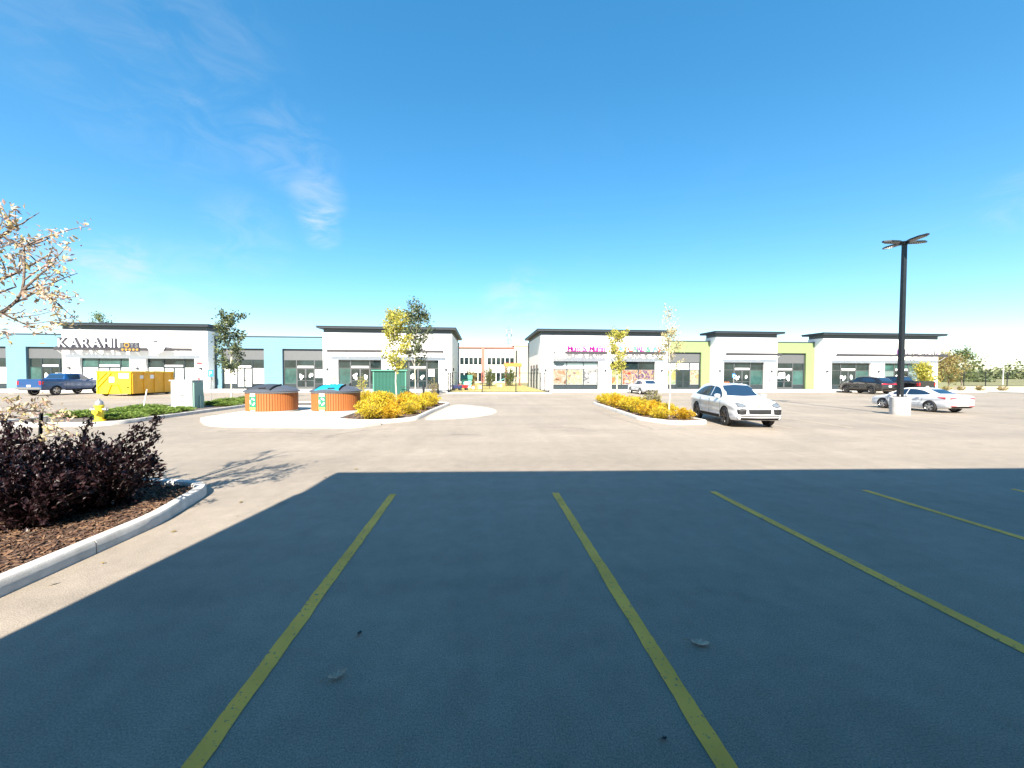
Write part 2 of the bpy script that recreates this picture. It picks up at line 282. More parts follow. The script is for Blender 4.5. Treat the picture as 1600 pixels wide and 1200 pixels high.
def resample(pts, n):
    P = [np.array(p, float) for p in pts]; d = [0]
    for a, b in zip(P, P[1:]): d.append(d[-1]+np.linalg.norm(b-a))
    out_ = []
    for t in np.linspace(0, d[-1], n):
        i = min(len(P)-2, max(0, np.searchsorted(d, t)-1)); w = (t-d[i])/max(1e-9, d[i+1]-d[i]); out_.append(P[i]*(1-w)+P[i+1]*w)
    return out_
def smooth_closed(pts, n=6):
    out_ = []; m = len(pts)
    for i in range(m):
        p0, p1, p2, p3 = (Vector((*pts[(i+k-1) % m], 0)) for k in range(4))
        for j in range(n):
            t = j/n; q = 0.5*((2*p1)+(p2-p0)*t+(2*p0-5*p1+4*p2-p3)*t*t+(3*p1-p0-3*p2+p3)*t**3); out_.append((q.x, q.y))
    return out_
def fillet(pts, rads, n=7):
    out_ = []; m = len(pts)
    for i in range(m):
        p = Vector(pts[i]); a = (Vector(pts[i-1])-p).normalized(); b = (Vector(pts[(i+1) % m])-p).normalized(); r = rads[i]
        if r <= 0: out_.append(tuple(p)); continue
        ang = a.angle(b); d = r/math.tan(ang/2); c = p+(a+b).normalized()*(r/math.sin(ang/2)); s = p+a*d-c; e = p+b*d-c
        tot = s.angle_signed(e)
        for k in range(n+1):
            v = s.copy(); v.rotate(Matrix.Rotation(-tot*k/n, 2)); out_.append(tuple(c+v))
    return out_
def inset(poly, w):
    m = len(poly); area = sum(poly[i][0]*poly[(i+1) % m][1]-poly[(i+1) % m][0]*poly[i][1] for i in range(m)); s = 1 if area > 0 else -1; out_ = []
    for i in range(m):
        a, b, c = Vector(poly[i-1]), Vector(poly[i]), Vector(poly[(i+1) % m]); t = ((b-a).normalized()+(c-b).normalized()).normalized()
        out_.append(tuple(b+Vector((-t.y, t.x))*w*s))
    return out_
# ------------------------------------------------------------------ setting: ground, lot, pavements, markings
def sheet(name, m, x0, x1, y0, y1, z, kind='structure'):
    return tag(MB().add([(x0, y0, z), (x1, y0, z), (x1, y1, z), (x0, y1, z)], [(0, 1, 2, 3)]).build(name, m), kind=kind)
mat('apron', (0.33, 0.305, 0.265), 0.85, var=0.12, vscale=1.5, bump=0.2, bscale=60)
sheet('ground', 'soil', -2500, 2500, -400, 4000, -0.012)
sheet('parking_lot', 'asphalt', -95, 67, -14, 43.6, 0.0)
# concrete pavement in front of the shops, poured in bays with tooled joints
def pavement(x0, x1, y0, y1, z=0.15):
    t = tag(empty('pavement'), kind='structure'); x = x0; me = None
    while x < x1-0.1:
        w = min(3.0, x1-x)
        for (ya, yb) in ((y0, (y0+y1)/2), ((y0+y1)/2, y1)):
            o = MB().box(0.008, w-0.008, ya+0.008, yb-0.008, -0.2, z).build('paving_slab', 'concrete', t); o.location.x = x
        x += w
pavement(-66, -3.6, 42.6, 48.6); pavement(7.35, 67, 42.6, 48.6); pavement(-3.6, 7.35, 39.6, 42.55, 0.06)
pavement(-10, 40, -3.2, -0.35, 0.14)
# painted stall lines: five in front of the camera, then the rows across the aisle
def line(x, y0, y1, w=0.105, m='yellow_paint', x2=None):
    x2 = x if x2 is None else x2
    n = max(1, int((y1-y0)/0.05)) if m == 'yellow_paint' else 1; V = []; a = b_ = 0.0
    for i in range(n+1):
        f = i/n; a = a*0.7+rnd.uniform(-1, 1)*0.0035; b_ = b_*0.7+rnd.uniform(-1, 1)*0.0035; e = 0.0 if 0 < i < n else rnd.uniform(-.01, .01)
        V += [(x+(x2-x)*f-w/2+a, y0+(y1-y0)*f+e, 0.004), (x+(x2-x)*f+w/2+b_, y0+(y1-y0)*f-e, 0.004)]
    tag(MB().add(V, [(2*i, 2*i+1, 2*i+3, 2*i+2) for i in range(n)]).build('stall_line', m), kind='structure')
for i in range(7):
    line(-1.46+2.71*i, 0.3, 6.48-0.113*i, 0.115)
for i in range(8): line(11.75+2.44*i, 13.6, 18.6, 0.10, 'faded_paint')
for i in range(8): line(14.3+2.6*i, 18.7, 23.8, 0.10, 'faded_paint')
for i in range(9): line(13.5+2.7*i, 36.9, 42.3, 0.10, 'faded_paint')
for i in range(9): line(-60+2.7*i, 37.0, 42.3, 0.10, 'faded_paint')
for i in range(5): line(-29+2.7*i, 37.0, 42.3, 0.10, 'faded_paint')
for i in range(9): line(-13.75, 17.2+0.75*i, 17.75+0.75*i, 0.09, 'faded_paint', -11.6)
# pale poured apron beside the bin island
tag(MB().prism(smooth_closed([(-2.5, 17.3), (-1.5, 17.1), (-0.2, 17.9), (0.7, 19.6), (0.75, 22.0), (-0.2, 24.2), (-1.6, 25.4), (-2.2, 22.0)], 8), -0.02, 0.005).build('concrete_apron', 'apron'), kind='structure')

# tar sealed cracks in the aisle
mat('tar', (0.10, 0.088, 0.075), 0.7, var=0.3, vscale=3)
for pts, w in (([(-4.9, 12.6), (-4.7, 13.1), (-4.1, 13.9), (-3.1, 14.3)], .035), ([(-1.0, 12.9), (-.4, 12.7), (0, 12.6)], .05), ([(1.6, 14.2), (2.3, 14.5), (3.2, 14.3), (4.0, 13.7)], .03), ([(-8.4, 13.5), (-6.6, 13.6), (-5.4, 13.1)], .03), ([(6.4, 21.5), (6.2, 17.6), (6.3, 15.2), (6.3, 13.6)], .025)):
    P_ = resample(pts, 28); V = []
    for i, p in enumerate(P_):
        d = P_[min(27, i+1)]-P_[max(0, i-1)]; d /= np.linalg.norm(d); nn = np.array([-d[1], d[0]])*w*rnd.uniform(.3, .9); j = rnd.uniform(-.03, .03); V += [(p[0]+nn[0]+j, p[1]+nn[1]+j, .003), (p[0]-nn[0]+j, p[1]-nn[1]+j, .003)]
    tag(MB().add(V, [(2*i, 2*i+1, 2*i+3, 2*i+2) for i in range(27)]).build('tar_seam', 'tar'), kind='structure')
# ---- kerbed beds
def bed(name, outline, soil, kw=0.16, kh=0.14, soilz=0.10, seg=2.4, first=0):
    outer = outline; m = len(outer); inn = inset(outer, kw)
    t = tag(MB().prism(inset(outer, kw*0.6), -0.1, soilz).build(name, soil), kind='structure')
    ins = [inset(outer, d) for d in (0.0, 0.006, 0.028, kw-0.02, kw)]; zs = (-0.05, kh-0.028, kh, kh, kh-0.03)
    # cut the ring into cast lengths
    cut = [0]; acc = 0
    for i in range(m):
        acc += (Vector(outer[(i+1) % m])-Vector(outer[i])).length
        if acc > seg or i == m-1: cut.append(i+1); acc = 0
    for a, b in zip(cut, cut[1:]):
        mb = MB(); vs = []; idx = list(range(a, b+1))
        for q, i in enumerate(idx):
            for L_, z in zip(ins, zs):
                p = Vector(L_[i % m])
                if q == 0: p = p+(Vector(L_[(i+1) % m])-p).normalized()*0.006
                if q == len(idx)-1: p = p+(Vector(L_[(i-1) % m])-p).normalized()*0.006
                vs.append((p.x, p.y, z))
            p = Vector(ins[4][i % m]); vs.append((p.x, p.y, -0.05))
        k = 6; fs = [(q*k+j, q*k+j+1, (q+1)*k+j+1, (q+1)*k+j) for q in range(len(idx)-1) for j in range(5)]
        fs += [tuple(range(k)), tuple(range((len(idx)-1)*k+k-1, (len(idx)-1)*k-1, -1))]
        mb.add(vs, fs).build('kerb_length', 'kerb_concrete', t, 50)
    return t
def densify(poly, step=0.6):
    out_ = []; m = len(poly)
    for i in range(m):
        a, b = Vector(poly[i]), Vector(poly[(i+1) % m]); n = max(1, int((b-a).length/step)); out_ += [tuple(a.lerp(b, k/n)) for k in range(n)]
    return out_
NEAR_BED = densify(fillet([(-4.36, -0.3), (-4.22, 5.4), (-4.55, 6.95), (-6.6, 7.45), (-16, 7.6), (-16, -0.3)], [0, 2.0, 0.75, 1.5, 0.5, 0.3]))
bed('mulch_bed', NEAR_BED, 'mulch', 0.17, 0.15, 0.085)
LEFT_BED = densify(fillet([(-13.95, 15.5), (-13.9, 31.5), (-18.6, 31.5), (-18.6, 15.4)], [0.8, 1.6, 1.6, 1.2]))
bed('planted_island', LEFT_BED, 'mulch_grey', 0.15, 0.15, 0.10)
BIN_BED = densify(fillet([(-6.1, 16.4), (-4.0, 15.4), (-2.75, 16.9), (-2.5, 20.5), (-2.0, 25.4), (-3.3, 26.4), (-12.3, 26.4), (-12.3, 23.3), (-6.4, 23.0)], [0.2, 1.6, 1.2, 6, 0.9, 0.6, 0.6, 0.4, 0.5]))
bed('planted_island', BIN_BED, 'mulch_grey', 0.17, 0.15, 0.10)
RIGHT_BED = densify(fillet([(6.9, 16.4), (7.7, 14.75), (9.35, 14.9), (9.2, 26.0), (7.6, 26.2)], [1.6, 0.8, 0.5, 0.8, 0.8]))
bed('planted_island', RIGHT_BED, 'mulch_grey', 0.17, 0.15, 0.10)
FAR_BED = densify(fillet([(46, 26.5), (62, 26.5), (62, 29.5), (46, 29.5)], [1.2, 0.5, 0.5, 1.2]))
bed('planted_island', FAR_BED, 'concrete', 0.16, 0.15, 0.12)
# concrete pad under the bins
PAD = fillet([(-11.95, 17.3), (-10.2, 15.1), (-4.6, 14.45), (-3.85, 15.42), (-6.0, 16.48), (-6.30, 22.95), (-11.95, 22.9)], [1.0, 2.4, 0.8, 0.1, 0.1, 0.1, 1.2])
tag(MB().prism(PAD, -0.05, 0.11).build('bin_pad', 'concrete'), kind='structure')
# the bank, low wall and playground ground beyond the lot
tag(MB().prism([(-3.5, 42.6), (7.3, 42.6), (7.3, 88), (-3.5, 88)], -0.05, 0.09).build('playground_grass', 'dry_grass'), kind='structure')
sheet('roadside_verge', 'dry_grass', 62.5, 400, 43.8, 62, 0.02)
sheet('road_beyond', 'asphalt', 67.2, 400, 20, 43.6, 0.0)

# loose bark chips over the near bed
def scatter_chips(name, poly_test, n, box, z, size, m, parent=None, seed=1):
    r = np.random.default_rng(seed); V = []; F = []; k = 0
    while k < n:
        x, y = r.uniform(box[0], box[1]), r.uniform(box[2], box[3])
        if not poly_test(x, y): continue
        a = r.uniform(0, math.pi); l, w, h = size*r.uniform(0.5, 1.6), size*r.uniform(0.15, 0.4), size*r.uniform(0.05, 0.2); dz = r.uniform(0, size*0.4); til = r.uniform(-.5, .5)
        c, s = math.cos(a), math.sin(a); b0 = len(V)
        for (i, j, q) in ((-1, -1, 0), (1, -1, 0), (1, 1, 0), (-1, 1, 0), (-1, -1, 1), (1, -1, 1), (1, 1, 1), (-1, 1, 1)):
            px, py = i*l/2, j*w/2; V.append((x+px*c-py*s, y+px*s+py*c, z+dz+q*h+i*til*l/2*0.6))
        F += [tuple(b0+i for i in f) for f in ((4, 5, 6, 7), (0, 1, 5, 4), (1, 2, 6, 5), (2, 3, 7, 6), (3, 0, 4, 7))]; k += 1
    me = bpy.data.meshes.new('mesh'); me.from_pydata(V, [], F); me.materials.append(MATS[m]); return link(name, me, parent)
def in_poly(poly):
    def f(x, y):
        c = False; j = len(poly)-1
        for i in range(len(poly)):
            if (poly[i][1] > y) != (poly[j][1] > y) and x < (poly[j][0]-poly[i][0])*(y-poly[i][1])/(poly[j][1]-poly[i][1])+poly[i][0]: c = not c
            j = i
        return c
    return f
leafmat('chips', [(0.022, 0.012, 0.009), (0.055, 0.028, 0.018), (0.10, 0.05, 0.028), (0.20, 0.12, 0.07), (0.06, 0.045, 0.038)], 0.0, 0.9)
tag(scatter_chips('bark_mulch', in_poly(inset(NEAR_BED, 0.2)), 15000, (-8.5, -4.3, 2.5, 7.4), 0.085, 0.055, 'chips'), 'loose brown bark mulch under the dark purple shrubs', 'mulch', kind='stuff')
tag(scatter_chips('bark_mulch', in_poly(inset(BIN_BED, 0.2)), 3500, (-6.5, -2, 15.4, 26.2), 0.10, 0.07, 'chips', seed=2), 'loose bark mulch around the yellow shrubs beside the bin pad', 'mulch', kind='stuff')
tag(scatter_chips('bark_mulch', in_poly(inset(RIGHT_BED, 0.2)), 2500, (6.9, 9.4, 14.7, 26.2), 0.10, 0.07, 'chips', seed=3), 'loose bark mulch around the yellow shrubs beside the white car', 'mulch', kind='stuff')
# ------------------------------------------------------------------ shop buildings
Y0, YR = 47.5, 48.8
ZT = dict(wall=6.95, cor=7.65, head=3.68, trans=2.68, kick=0.74, base=0.15)
def wall_with_openings(x0, x1, y0, y1, z0, z1, ops, m, parent, name='wall'):
    mb = MB(); x = x0
    for a, b, zt in sorted(ops):
        if a > x+1e-4: mb.box(x, a, y0, y1, z0, z1)
        mb.box(a, b, y0, y1, zt, z1); x = b
    if x < x1-1e-4: mb.box(x, x1, y0, y1, z0, z1)
    return mb.build(name, m, parent)
def bay(parent, x0, x1, y, z0, rows, fm, name='window', fw_=0.055):
    # a framed bay: rows is a list of (z_top, pane material); frame is the part, panes its pieces
    mb = MB(); zt = rows[-1][0]
    mb.box(x0, x0+fw_, y, y+0.10, z0, zt); mb.box(x1-fw_, x1, y, y+0.10, z0, zt)
    zs = [z0]+[r[0] for r in rows]
    for i, z in enumerate(zs):
        a = z if i == 0 else (z-fw_ if i == len(zs)-1 else z-fw_/2)
        mb.box(x0+fw_, x1-fw_, y+0.002, y+0.098, a, a+fw_)
    w = mb.build(name, fm, parent); za = z0
    for zt_, pm in rows:
        nm = 'kick_panel' if pm in ('dark_frame', 'reveal') else 'pane'
        boxobj(nm, pm, w, x0+fw_*0.6, x1-fw_*0.6, y+0.045, y+0.065, za+0.02, zt_-0.02); za = zt_
    return w
def door_leaf(parent, x0, x1, y, z0, z1, fm, hand, pm='glass', decal=None):
    f = 0.085; mb = MB()
    mb.box(x0, x0+f, y, y+0.07, z0, z1); mb.box(x1-f, x1, y, y+0.07, z0, z1); mb.box(x0+f, x1-f, y+0.002, y+0.068, z1-f, z1); mb.box(x0+f, x1-f, y+0.002, y+0.068, z0, z0+0.24); mb.box(x0+f, x1-f, y+0.002, y+0.068, z0+0.98, z0+1.04)
    d = mb.build('door', fm, parent)
    boxobj('pane', pm, d, x0+f*0.7, x1-f*0.7, y+0.03, y+0.045, z0+0.22, z1-f*0.7)
    hx = x1-0.05 if hand > 0 else x0+0.05
    MB().tube([(hx, y-0.06, z0+0.85), (hx, y-0.06, z0+1.35)], 0.018, 6).tube([(hx, y-0.06, z0+0.9), (hx, y+0.02, z0+0.9)], 0.012, 5).tube([(hx, y-0.06, z0+1.3), (hx, y+0.02, z0+1.3)], 0.012, 5).build('handle', 'chrome', d)
    if decal:
        mbd = MB(); r = random.Random(int(x0*97) % 1000); c = ((x0+x1)/2, z0+1.55)
        for k in range(5):
            a = r.uniform(0, 6.28); rr = r.uniform(0.0, 0.24); px, pz = c[0]+rr*math.cos(a), c[1]+rr*1.2*math.sin(a); q = r.uniform(0.09, 0.2); e = [r.uniform(0.6, 1.15) for _ in range(9)]
            mbd.add([(px+q*e[i]*math.cos(i*0.698), y+0.026-0.0012*k, pz+q*1.35*e[i]*math.sin(i*0.698)) for i in range(9)], [tuple(range(9))])
        mbd.build('door_decal', 'white_print', d)
def storefront(parent, x0, x1, y, fm='alu_frame', split=(0.30, 0.70), top='glass', mid='glass_teal', right='glass', kick='dark_frame', door=True, decal=True, strip=True, doormat='glass', z0=0.15, head=None, backing=True):
    head = head or ZT['head']; a, b = x0+(x1-x0)*split[0], x0+(x1-x0)*split[1]
    bay(parent, x0+0.01, a-0.003, y, z0, [(ZT['kick'], kick), (ZT['trans'], mid), (head, top)], fm)
    bay(parent, b+0.003, x1-0.01, y, z0, [(ZT['kick'], kick), (ZT['trans'], right), (head, top)], fm)
    if door:
        bay(parent, a, b, y, ZT['trans']-0.02, [(head, top)], fm)
        mid_ = (a+b)/2; door_leaf(parent, a+0.01, mid_-0.004, y, z0, ZT['trans']-0.03, fm, 1, doormat, decal); door_leaf(parent, mid_+0.004, b-0.01, y, z0, ZT['trans']-0.03, fm, -1, doormat, decal)
        if strip: boxobj('address_strip', 'white_print', parent, a+0.12, b-0.12, y-0.02, y-0.004, ZT['trans']+0.06, ZT['trans']+0.26)
    else:
        bay(parent, a, b, y, z0, [(ZT['kick'], kick), (ZT['trans'], mid), (head, top)], fm)
    boxobj('interior_screen', 'reveal', parent, x0+0.02, x1-0.02, y+0.12, y+0.2, z0, head)
def wall_light(parent, x, y, z=2.55):
    o = MB().box(x-0.10, x+0.10, y-0.02, y-0.003, z-0.14, z+0.14).box(x-0.13, x+0.13, y-0.22, y-0.02, z-0.08, z+0.10).build('wall_light', 'dark_frame', parent)
    boxobj('lens', 'lamp_glass', o, x-0.10, x+0.10, y-0.20, y-0.04, z-0.092, z-0.082)
def canopy(parent, x0, x1, y, arms=4):
    c = MB().box(x0, x1, y-1.0, y-0.90, 4.52, 4.85).build('canopy', 'canopy_grey', parent)
    n = max(2, int((x1-x0)/1.9)+1)
    for i in range(n):
        x = x0+0.15+(x1-x0-0.3)*i/(n-1)
        MB().bar((x, y-0.90, 4.62), (x, y-0.004, 4.62), 0.07, 0.12).bar((x, y-0.86, 4.55), (x, y-0.004, 3.95), 0.045, 0.06).build('bracket', 'white_paint', c)
def tower(parent, x0, x1, ops, back, m='stucco', lights=()):
    wall_with_openings(x0, x1, Y0, Y0+0.45, 0.0, ZT['wall'], [(a, b, ZT['head']) for a, b in ops], m, parent)
    # tower flanks and back
    MB().box(x0, x0+0.3, Y0+0.45, back, 0.0, ZT['wall']).box(x1-0.3, x1, Y0+0.45, back, 0, ZT['wall']).box(x0+0.3, x1-0.3, back-0.3, back, 5.0, ZT['wall']).build('wall', m, parent)
    MB().box(x0+0.06, x1-0.06, Y0+0.06, back-0.06, ZT['wall'], 7.38).build('cornice_band', 'cornice_grey', parent)
    MB().box(x0-0.5, x1+0.5, Y0-0.6, back+0.5, 7.38, 7.56).box(x0-0.55, x1+0.55, Y0-0.65, back+0.55, 7.56, 7.65).build('cornice', 'cornice_dark', parent)
    for x in lights: wall_light(parent, x, Y0)
def recess(parent, x0, x1, ops, m):
    wall_with_openings(x0, x1, YR, YR+0.4, 0, 6.42, [(a, b, 5.0) for a, b in ops], m, parent)
    MB().box(x0, x1, YR-0.05, YR+0.5, 6.42, 6.52).build('parapet_cap', 'cornice_dark', parent)
    for a, b in ops:
        boxobj('spandrel_panel', 'metal_panel', parent, a+0.08, b-0.08, YR+0.25, YR+0.3, ZT['head'], 4.82)
        MB().box(a, b, YR+0.24, YR+0.31, 4.82, 4.998).box(a, a+0.08, YR+0.24, YR+0.31, 0.15, 4.82).box(b-0.08, b, YR+0.24, YR+0.31, 0.15, 4.82).build('window_surround', 'dark_frame', parent)

# ---- left block (blue and white)
LB = empty('shop_building', (0, 0, 0), 0, 'long low shop block with white towers and pale blue siding', 'building')
boxobj('roof_volume', 'roofing', LB, -66, -3.9, YR+0.45, 62, 0.0, 6.2)
tower(LB, -47.35, -31.79, [(-45.57, -40.29), (-38.55, -33.25)], 49.9, lights=(-46.6, -39.4, -32.5))
tower(LB, -18.82, -3.6, [(-17.11, -12.02), (-10.35, -5.2)], 61.5, lights=(-18.3, -11.2, -4.3))
recess(LB, -66, -47.35, [(-60.5, -54.6), (-52.5, -48.0)], 'blue_siding'); recess(LB, -31.79, -18.82, [(-31.1, -26.24), (-24.1, -19.1)], 'blue_siding')
storefront(LB, -45.55, -40.31, Y0+0.28, 'dark_frame', (0.33, 0.78), 'glass_teal', 'paper', 'paper', 'dark_frame', decal=False, doormat='paper')
storefront(LB, -38.53, -33.27, Y0+0.28, 'dark_frame', (0.33, 0.75), 'glass', 'paper', 'paper', 'dark_frame', decal=False, doormat='paper')
storefront(LB, -17.09, -12.04, Y0+0.28, 'alu_frame', (0.27, 0.72)); storefront(LB, -10.33, -5.22, Y0+0.28, 'alu_frame', (0.3, 0.72))
storefront(LB, -52.4, -48.1, YR+0.25, 'dark_frame', (0.3, 0.75), 'glass'); storefront(LB, -60.4, -54.7, YR+0.25, 'dark_frame', (0.3, 0.6), 'glass', 'paper', 'paper')
storefront(LB, -31.0, -26.34, YR+0.25, 'dark_frame', (0.32, 0.70), 'glass', 'paper', 'paper', doormat='paper', decal=False); storefront(LB, -24.0, -19.2, YR+0.25, 'alu_frame', (0.30, 0.74))
canopy(LB, -47.2, -32.85, Y0); canopy(LB, -18.0, -11.65, Y0); canopy(LB, -10.75, -4.5, Y0)
# downpipes and side details
MB().tube([(-31.70, YR-0.14, 0.15), (-31.70, YR-0.14, 6.4)], 0.055, 6).build('downpipe', 'dark_frame', LB)
MB().tube([(-3.50, 60.5, 0.1), (-3.50, 60.5, 6.9)], 0.08, 6).build('downpipe', 'dark_frame', LB)
MB().box(-3.597, -3.47, 49.5, 49.75, 2.4, 2.8).build('wall_light', 'dark_frame', LB)
MB().box(-33.0, -32.4, Y0-0.012, Y0-0.003, 3.0, 3.3).build('fire_notice', 'red_print', LB)
MB().lathe([(0.12, 0), (0.14, 0.05), (0.05, 0.12)], 12, (-32.75, Y0-0.13, 1.35), axis='y').build('fire_bell', 'red_print', LB)
MB().box(-31.787, -31.6, 48.1, 48.35, 1.2, 1.75).build('meter_box', 'galvanised', LB)
# ---- right block (green and white)
RB = empty('shop_building', (0, 0, 0), 0, 'long low shop block with white towers and light green bays', 'building')
boxobj('roof_volume', 'roofing', RB, 7.7, 61.6, YR+0.45, 62, 0.0, 6.2)
tower(RB, 7.4, 23.8, [(8.94, 14.75), (16.41, 22.19)], 60.5, lights=(8.0, 15.6, 23.0))
tower(RB, 30.25, 38.7, [(31.35, 37.0)], 49.9, lights=(30.8, 37.9)); tower(RB, 45.1, 61.9, [(46.4, 52.1), (54.05, 59.85)], 49.9, lights=(45.7, 53.1, 60.9))
recess(RB, 23.8, 30.25, [(24.1, 29.05)], 'green_panel'); recess(RB, 38.7, 45.1, [(39.0, 43.9)], 'green_panel')
storefront(RB, 8.96, 14.73, Y0+0.28, 'dark_frame', (0.31, 0.68), 'glass_blind', 'paper', 'paper', door=False); storefront(RB, 16.43, 22.17, Y0+0.28, 'dark_frame', (0.25, 0.63), 'glass', 'paper', 'paper', door=False)
storefront(RB, 31.37, 36.98, Y0+0.28, 'alu_frame', (0.28, 0.68), 'glass', 'glass', 'glass_teal'); storefront(RB, 46.42, 52.08, Y0+0.28, 'alu_frame', (0.27, 0.66), 'glass', 'glass', 'glass_teal')
storefront(RB, 54.07, 59.83, Y0+0.28, 'alu_frame', (0.3, 0.66), 'glass_teal', 'glass_blind', 'glass_blind'); storefront(RB, 24.2, 28.95, YR+0.25, 'dark_frame', (0.33, 0.72), 'glass', 'paper', 'paper', decal=False)
storefront(RB, 39.1, 43.8, YR+0.25, 'alu_frame', (0.14, 0.66), 'glass', 'glass', 'glass_teal')
canopy(RB, 8.8, 15.55, Y0); canopy(RB, 16.1, 23.1, Y0); canopy(RB, 31.0, 38.5, Y0); canopy(RB, 46.1, 62.1, Y0)
MB().tube([(7.3, 59.5, 0.1), (7.3, 59.5, 6.9)], 0.08, 6).build('downpipe', 'dark_frame', RB)
for y in (50.2, 53.0, 55.8):
    f = boxobj('side_door', 'dark_frame', RB, 7.33, 7.397, y, y+1.2, 0.15, 3.3); boxobj('handle', 'chrome', f, 7.26, 7.33, y+0.95, y+1.0, 1.1, 1.25)
    MB().box(7.2, 7.397, y-0.75, y-0.5, 2.5, 2.8).build('wall_light', 'dark_frame', RB)
MB().box(37.35, 37.95, Y0-0.012, Y0-0.003, 3.02, 3.2).build('fire_notice', 'red_print', RB); MB().lathe([(0.1, 0), (0.12, 0.05), (0.04, 0.1)], 12, (37.6, Y0-0.12, 1.3), axis='y').build('fire_bell', 'red_print', RB)

# ---- printed window posters (flat prints on the panes)
def poster_mat(name, cols, scale, white=0.35):
    m = bpy.data.materials.new(name); m.use_nodes = True; MATS[name] = m; t = m.node_tree; b = t.nodes['Principled BSDF']; b.inputs['Roughness'].default_value = 0.4
    c = t.nodes.new('ShaderNodeTexCoord'); n = t.nodes.new('ShaderNodeTexNoise'); n.inputs['Scale'].default_value = scale; n.inputs['Detail'].default_value = 2.5; n.inputs['Distortion'].default_value = 1.2
    t.links.new(c.outputs['Object'], n.inputs[0]); r = t.nodes.new('ShaderNodeValToRGB'); cr = r.color_ramp; cr.interpolation = 'CONSTANT'
    while len(cr.elements) < len(cols): cr.elements.new(0.5)
    for i, k in enumerate(cols): cr.elements[i].position = 0.0 if i == 0 else 0.30+0.40*i/len(cols); cr.elements[i].color = (*k, 1)
    t.links.new(n.outputs[0], r.inputs[0]); t.links.new(r.outputs[0], b.inputs['Base Color']); return m
poster_mat('poster_warm', [(0.075, 0.037, 0.019), (0.202, 0.115, 0.069), (0.218, 0.187, 0.15), (0.225, 0.143, 0.095), (0.237, 0.218, 0.187)], 1.02)
poster_mat('poster_pale', [(0.233, 0.21, 0.161), (0.161, 0.202, 0.115), (0.241, 0.233, 0.195), (0.218, 0.18, 0.075), (0.115, 0.075, 0.088)], 1.56)
poster_mat('poster_sky', [(0.161, 0.218, 0.233), (0.241, 0.241, 0.233), (0.233, 0.225, 0.218), (0.075, 0.082, 0.088), (0.249, 0.249, 0.249)], 1.14)
poster_mat('poster_fruit', [(0.161, 0.019, 0.01), (0.233, 0.115, 0.057), (0.233, 0.187, 0.143), (0.075, 0.034, 0.088), (0.202, 0.165, 0.045), (0.237, 0.225, 0.21)], 1.2)
poster_mat('poster_leaf', [(0.075, 0.115, 0.029), (0.202, 0.187, 0.063), (0.233, 0.218, 0.15), (0.115, 0.165, 0.088), (0.233, 0.095, 0.034)], 0.96)
def poster(x0, x1, y, z0, z1, m, parent=RB): boxobj('window_poster', m, parent, x0, x1, y-0.012, y-0.003, z0, z1)
yp = Y0+0.28+0.045
for x0, x1, m in ((9.03, 10.68, 'poster_warm'), (10.82, 12.81, 'poster_pale'), (12.95, 14.65, 'poster_sky'), (16.5, 17.8, 'poster_leaf'), (17.95, 19.98, 'poster_fruit'), (20.12, 22.1, 'poster_fruit')): poster(x0, x1, yp, 0.80, 2.62, m)
for x0, x1 in ((9.03, 10.68), (10.82, 12.81), (12.95, 14.65)): poster(x0, x1, yp, 2.72, 3.12, 'white_print')
yr = YR+0.25+0.045
poster(24.28, 25.7, yr, 0.80, 2.62, 'poster_leaf'); poster(27.7, 28.88, yr, 0.80, 2.62, 'poster_pale'); poster(24.28, 25.7, yr, 2.72, 3.55, 'white_print'); poster(27.7, 28.88, yr, 2.72, 3.55, 'white_print'); poster(25.85, 27.5, yr, 2.72, 3.55, 'white_print')
poster(-21.0+0.3, -19.35, yr, 1.5, 2.5, 'white_print', LB); poster(-6.45, -5.75, yp, 1.7, 2.6, 'white_print', LB)
for x0 in (32.9, 40.2, 47.9): poster(x0, x0+(0.9 if x0 == 40.2 else 0.4), (yr if x0 == 40.2 else yp)-0.05, 1.6, 2.35 if x0 == 40.2 else 2.0, 'white_print')
# small print on the paper covered panes
for (x, z, s, txt) in ((-45.2, 2.15, 0.26, 'OPENING'), (-44.9, 1.85, 0.26, 'SOON'), (-38.1, 2.15, 0.26, 'OPENING'), (-35.0+0.45, 2.2, 0.22, 'OPENING'), (-34.3, 1.92, 0.22, 'SOON'), (-34.75, 1.45, 0.34, 'KARAHI'), (-34.2, 1.15, 0.22, 'BOYS')):
    o = text_obj(txt, s, 0.004, 'grey_print', LB, 'window_lettering'); o.location = (x, yp-0.008, z)

# ---- shop signs standing on the canopies
yc = Y0-0.95
S = empty('shop_sign', (0, 0, 0), 0, 'white block capitals edged in black reading KARAHI on the canopy', 'sign')
backs = letters('KARAHI', 1.42, 0.16, ['letter_dark'], S, -46.75, -40.75, yc, 4.85, offset=0.085)
for o, ch in zip(backs, 'KARAHI'):
    f = text_obj(ch, 1.42, 0.02, 'white_print', o, 'letter_face', offset=-0.012); xs = [v.co.x for v in f.data.vertices]; f.data.transform(Matrix.Translation((-min(xs)+0.06, 0, 0))); f.location = (0, -0.095, 0)
MB().box(-47.0, -40.6, yc-0.06, yc+0.04, 4.852, 4.93).build('sign_rail', 'letter_dark', S)
S = empty('shop_sign', (0, 0, 0), 0, 'small gold and grey sign reading BOYS beside the KARAHI capitals', 'sign')
MB().box(-40.4, -38.3, yc-0.10, yc-0.058, 4.40, 5.45).build('sign_back', 'letter_dark', S)
letters('BOYS', 0.72, 0.03, ['grey_print', 'gold', 'grey_print', 'grey_print'], S, -40.3, -38.45, yc-0.12, 4.88, 0.02)
for i in range(5): MB().lathe([(0.14, 0), (0.14, 0.04)], 12, (-40.05+0.38*i, yc-0.15, 4.62), axis='y').build('sign_dot', 'gold', S)
S = empty('shop_sign', (0, 0, 0), 0, 'round white disc sign with a dark crest on the white tower canopy', 'sign')
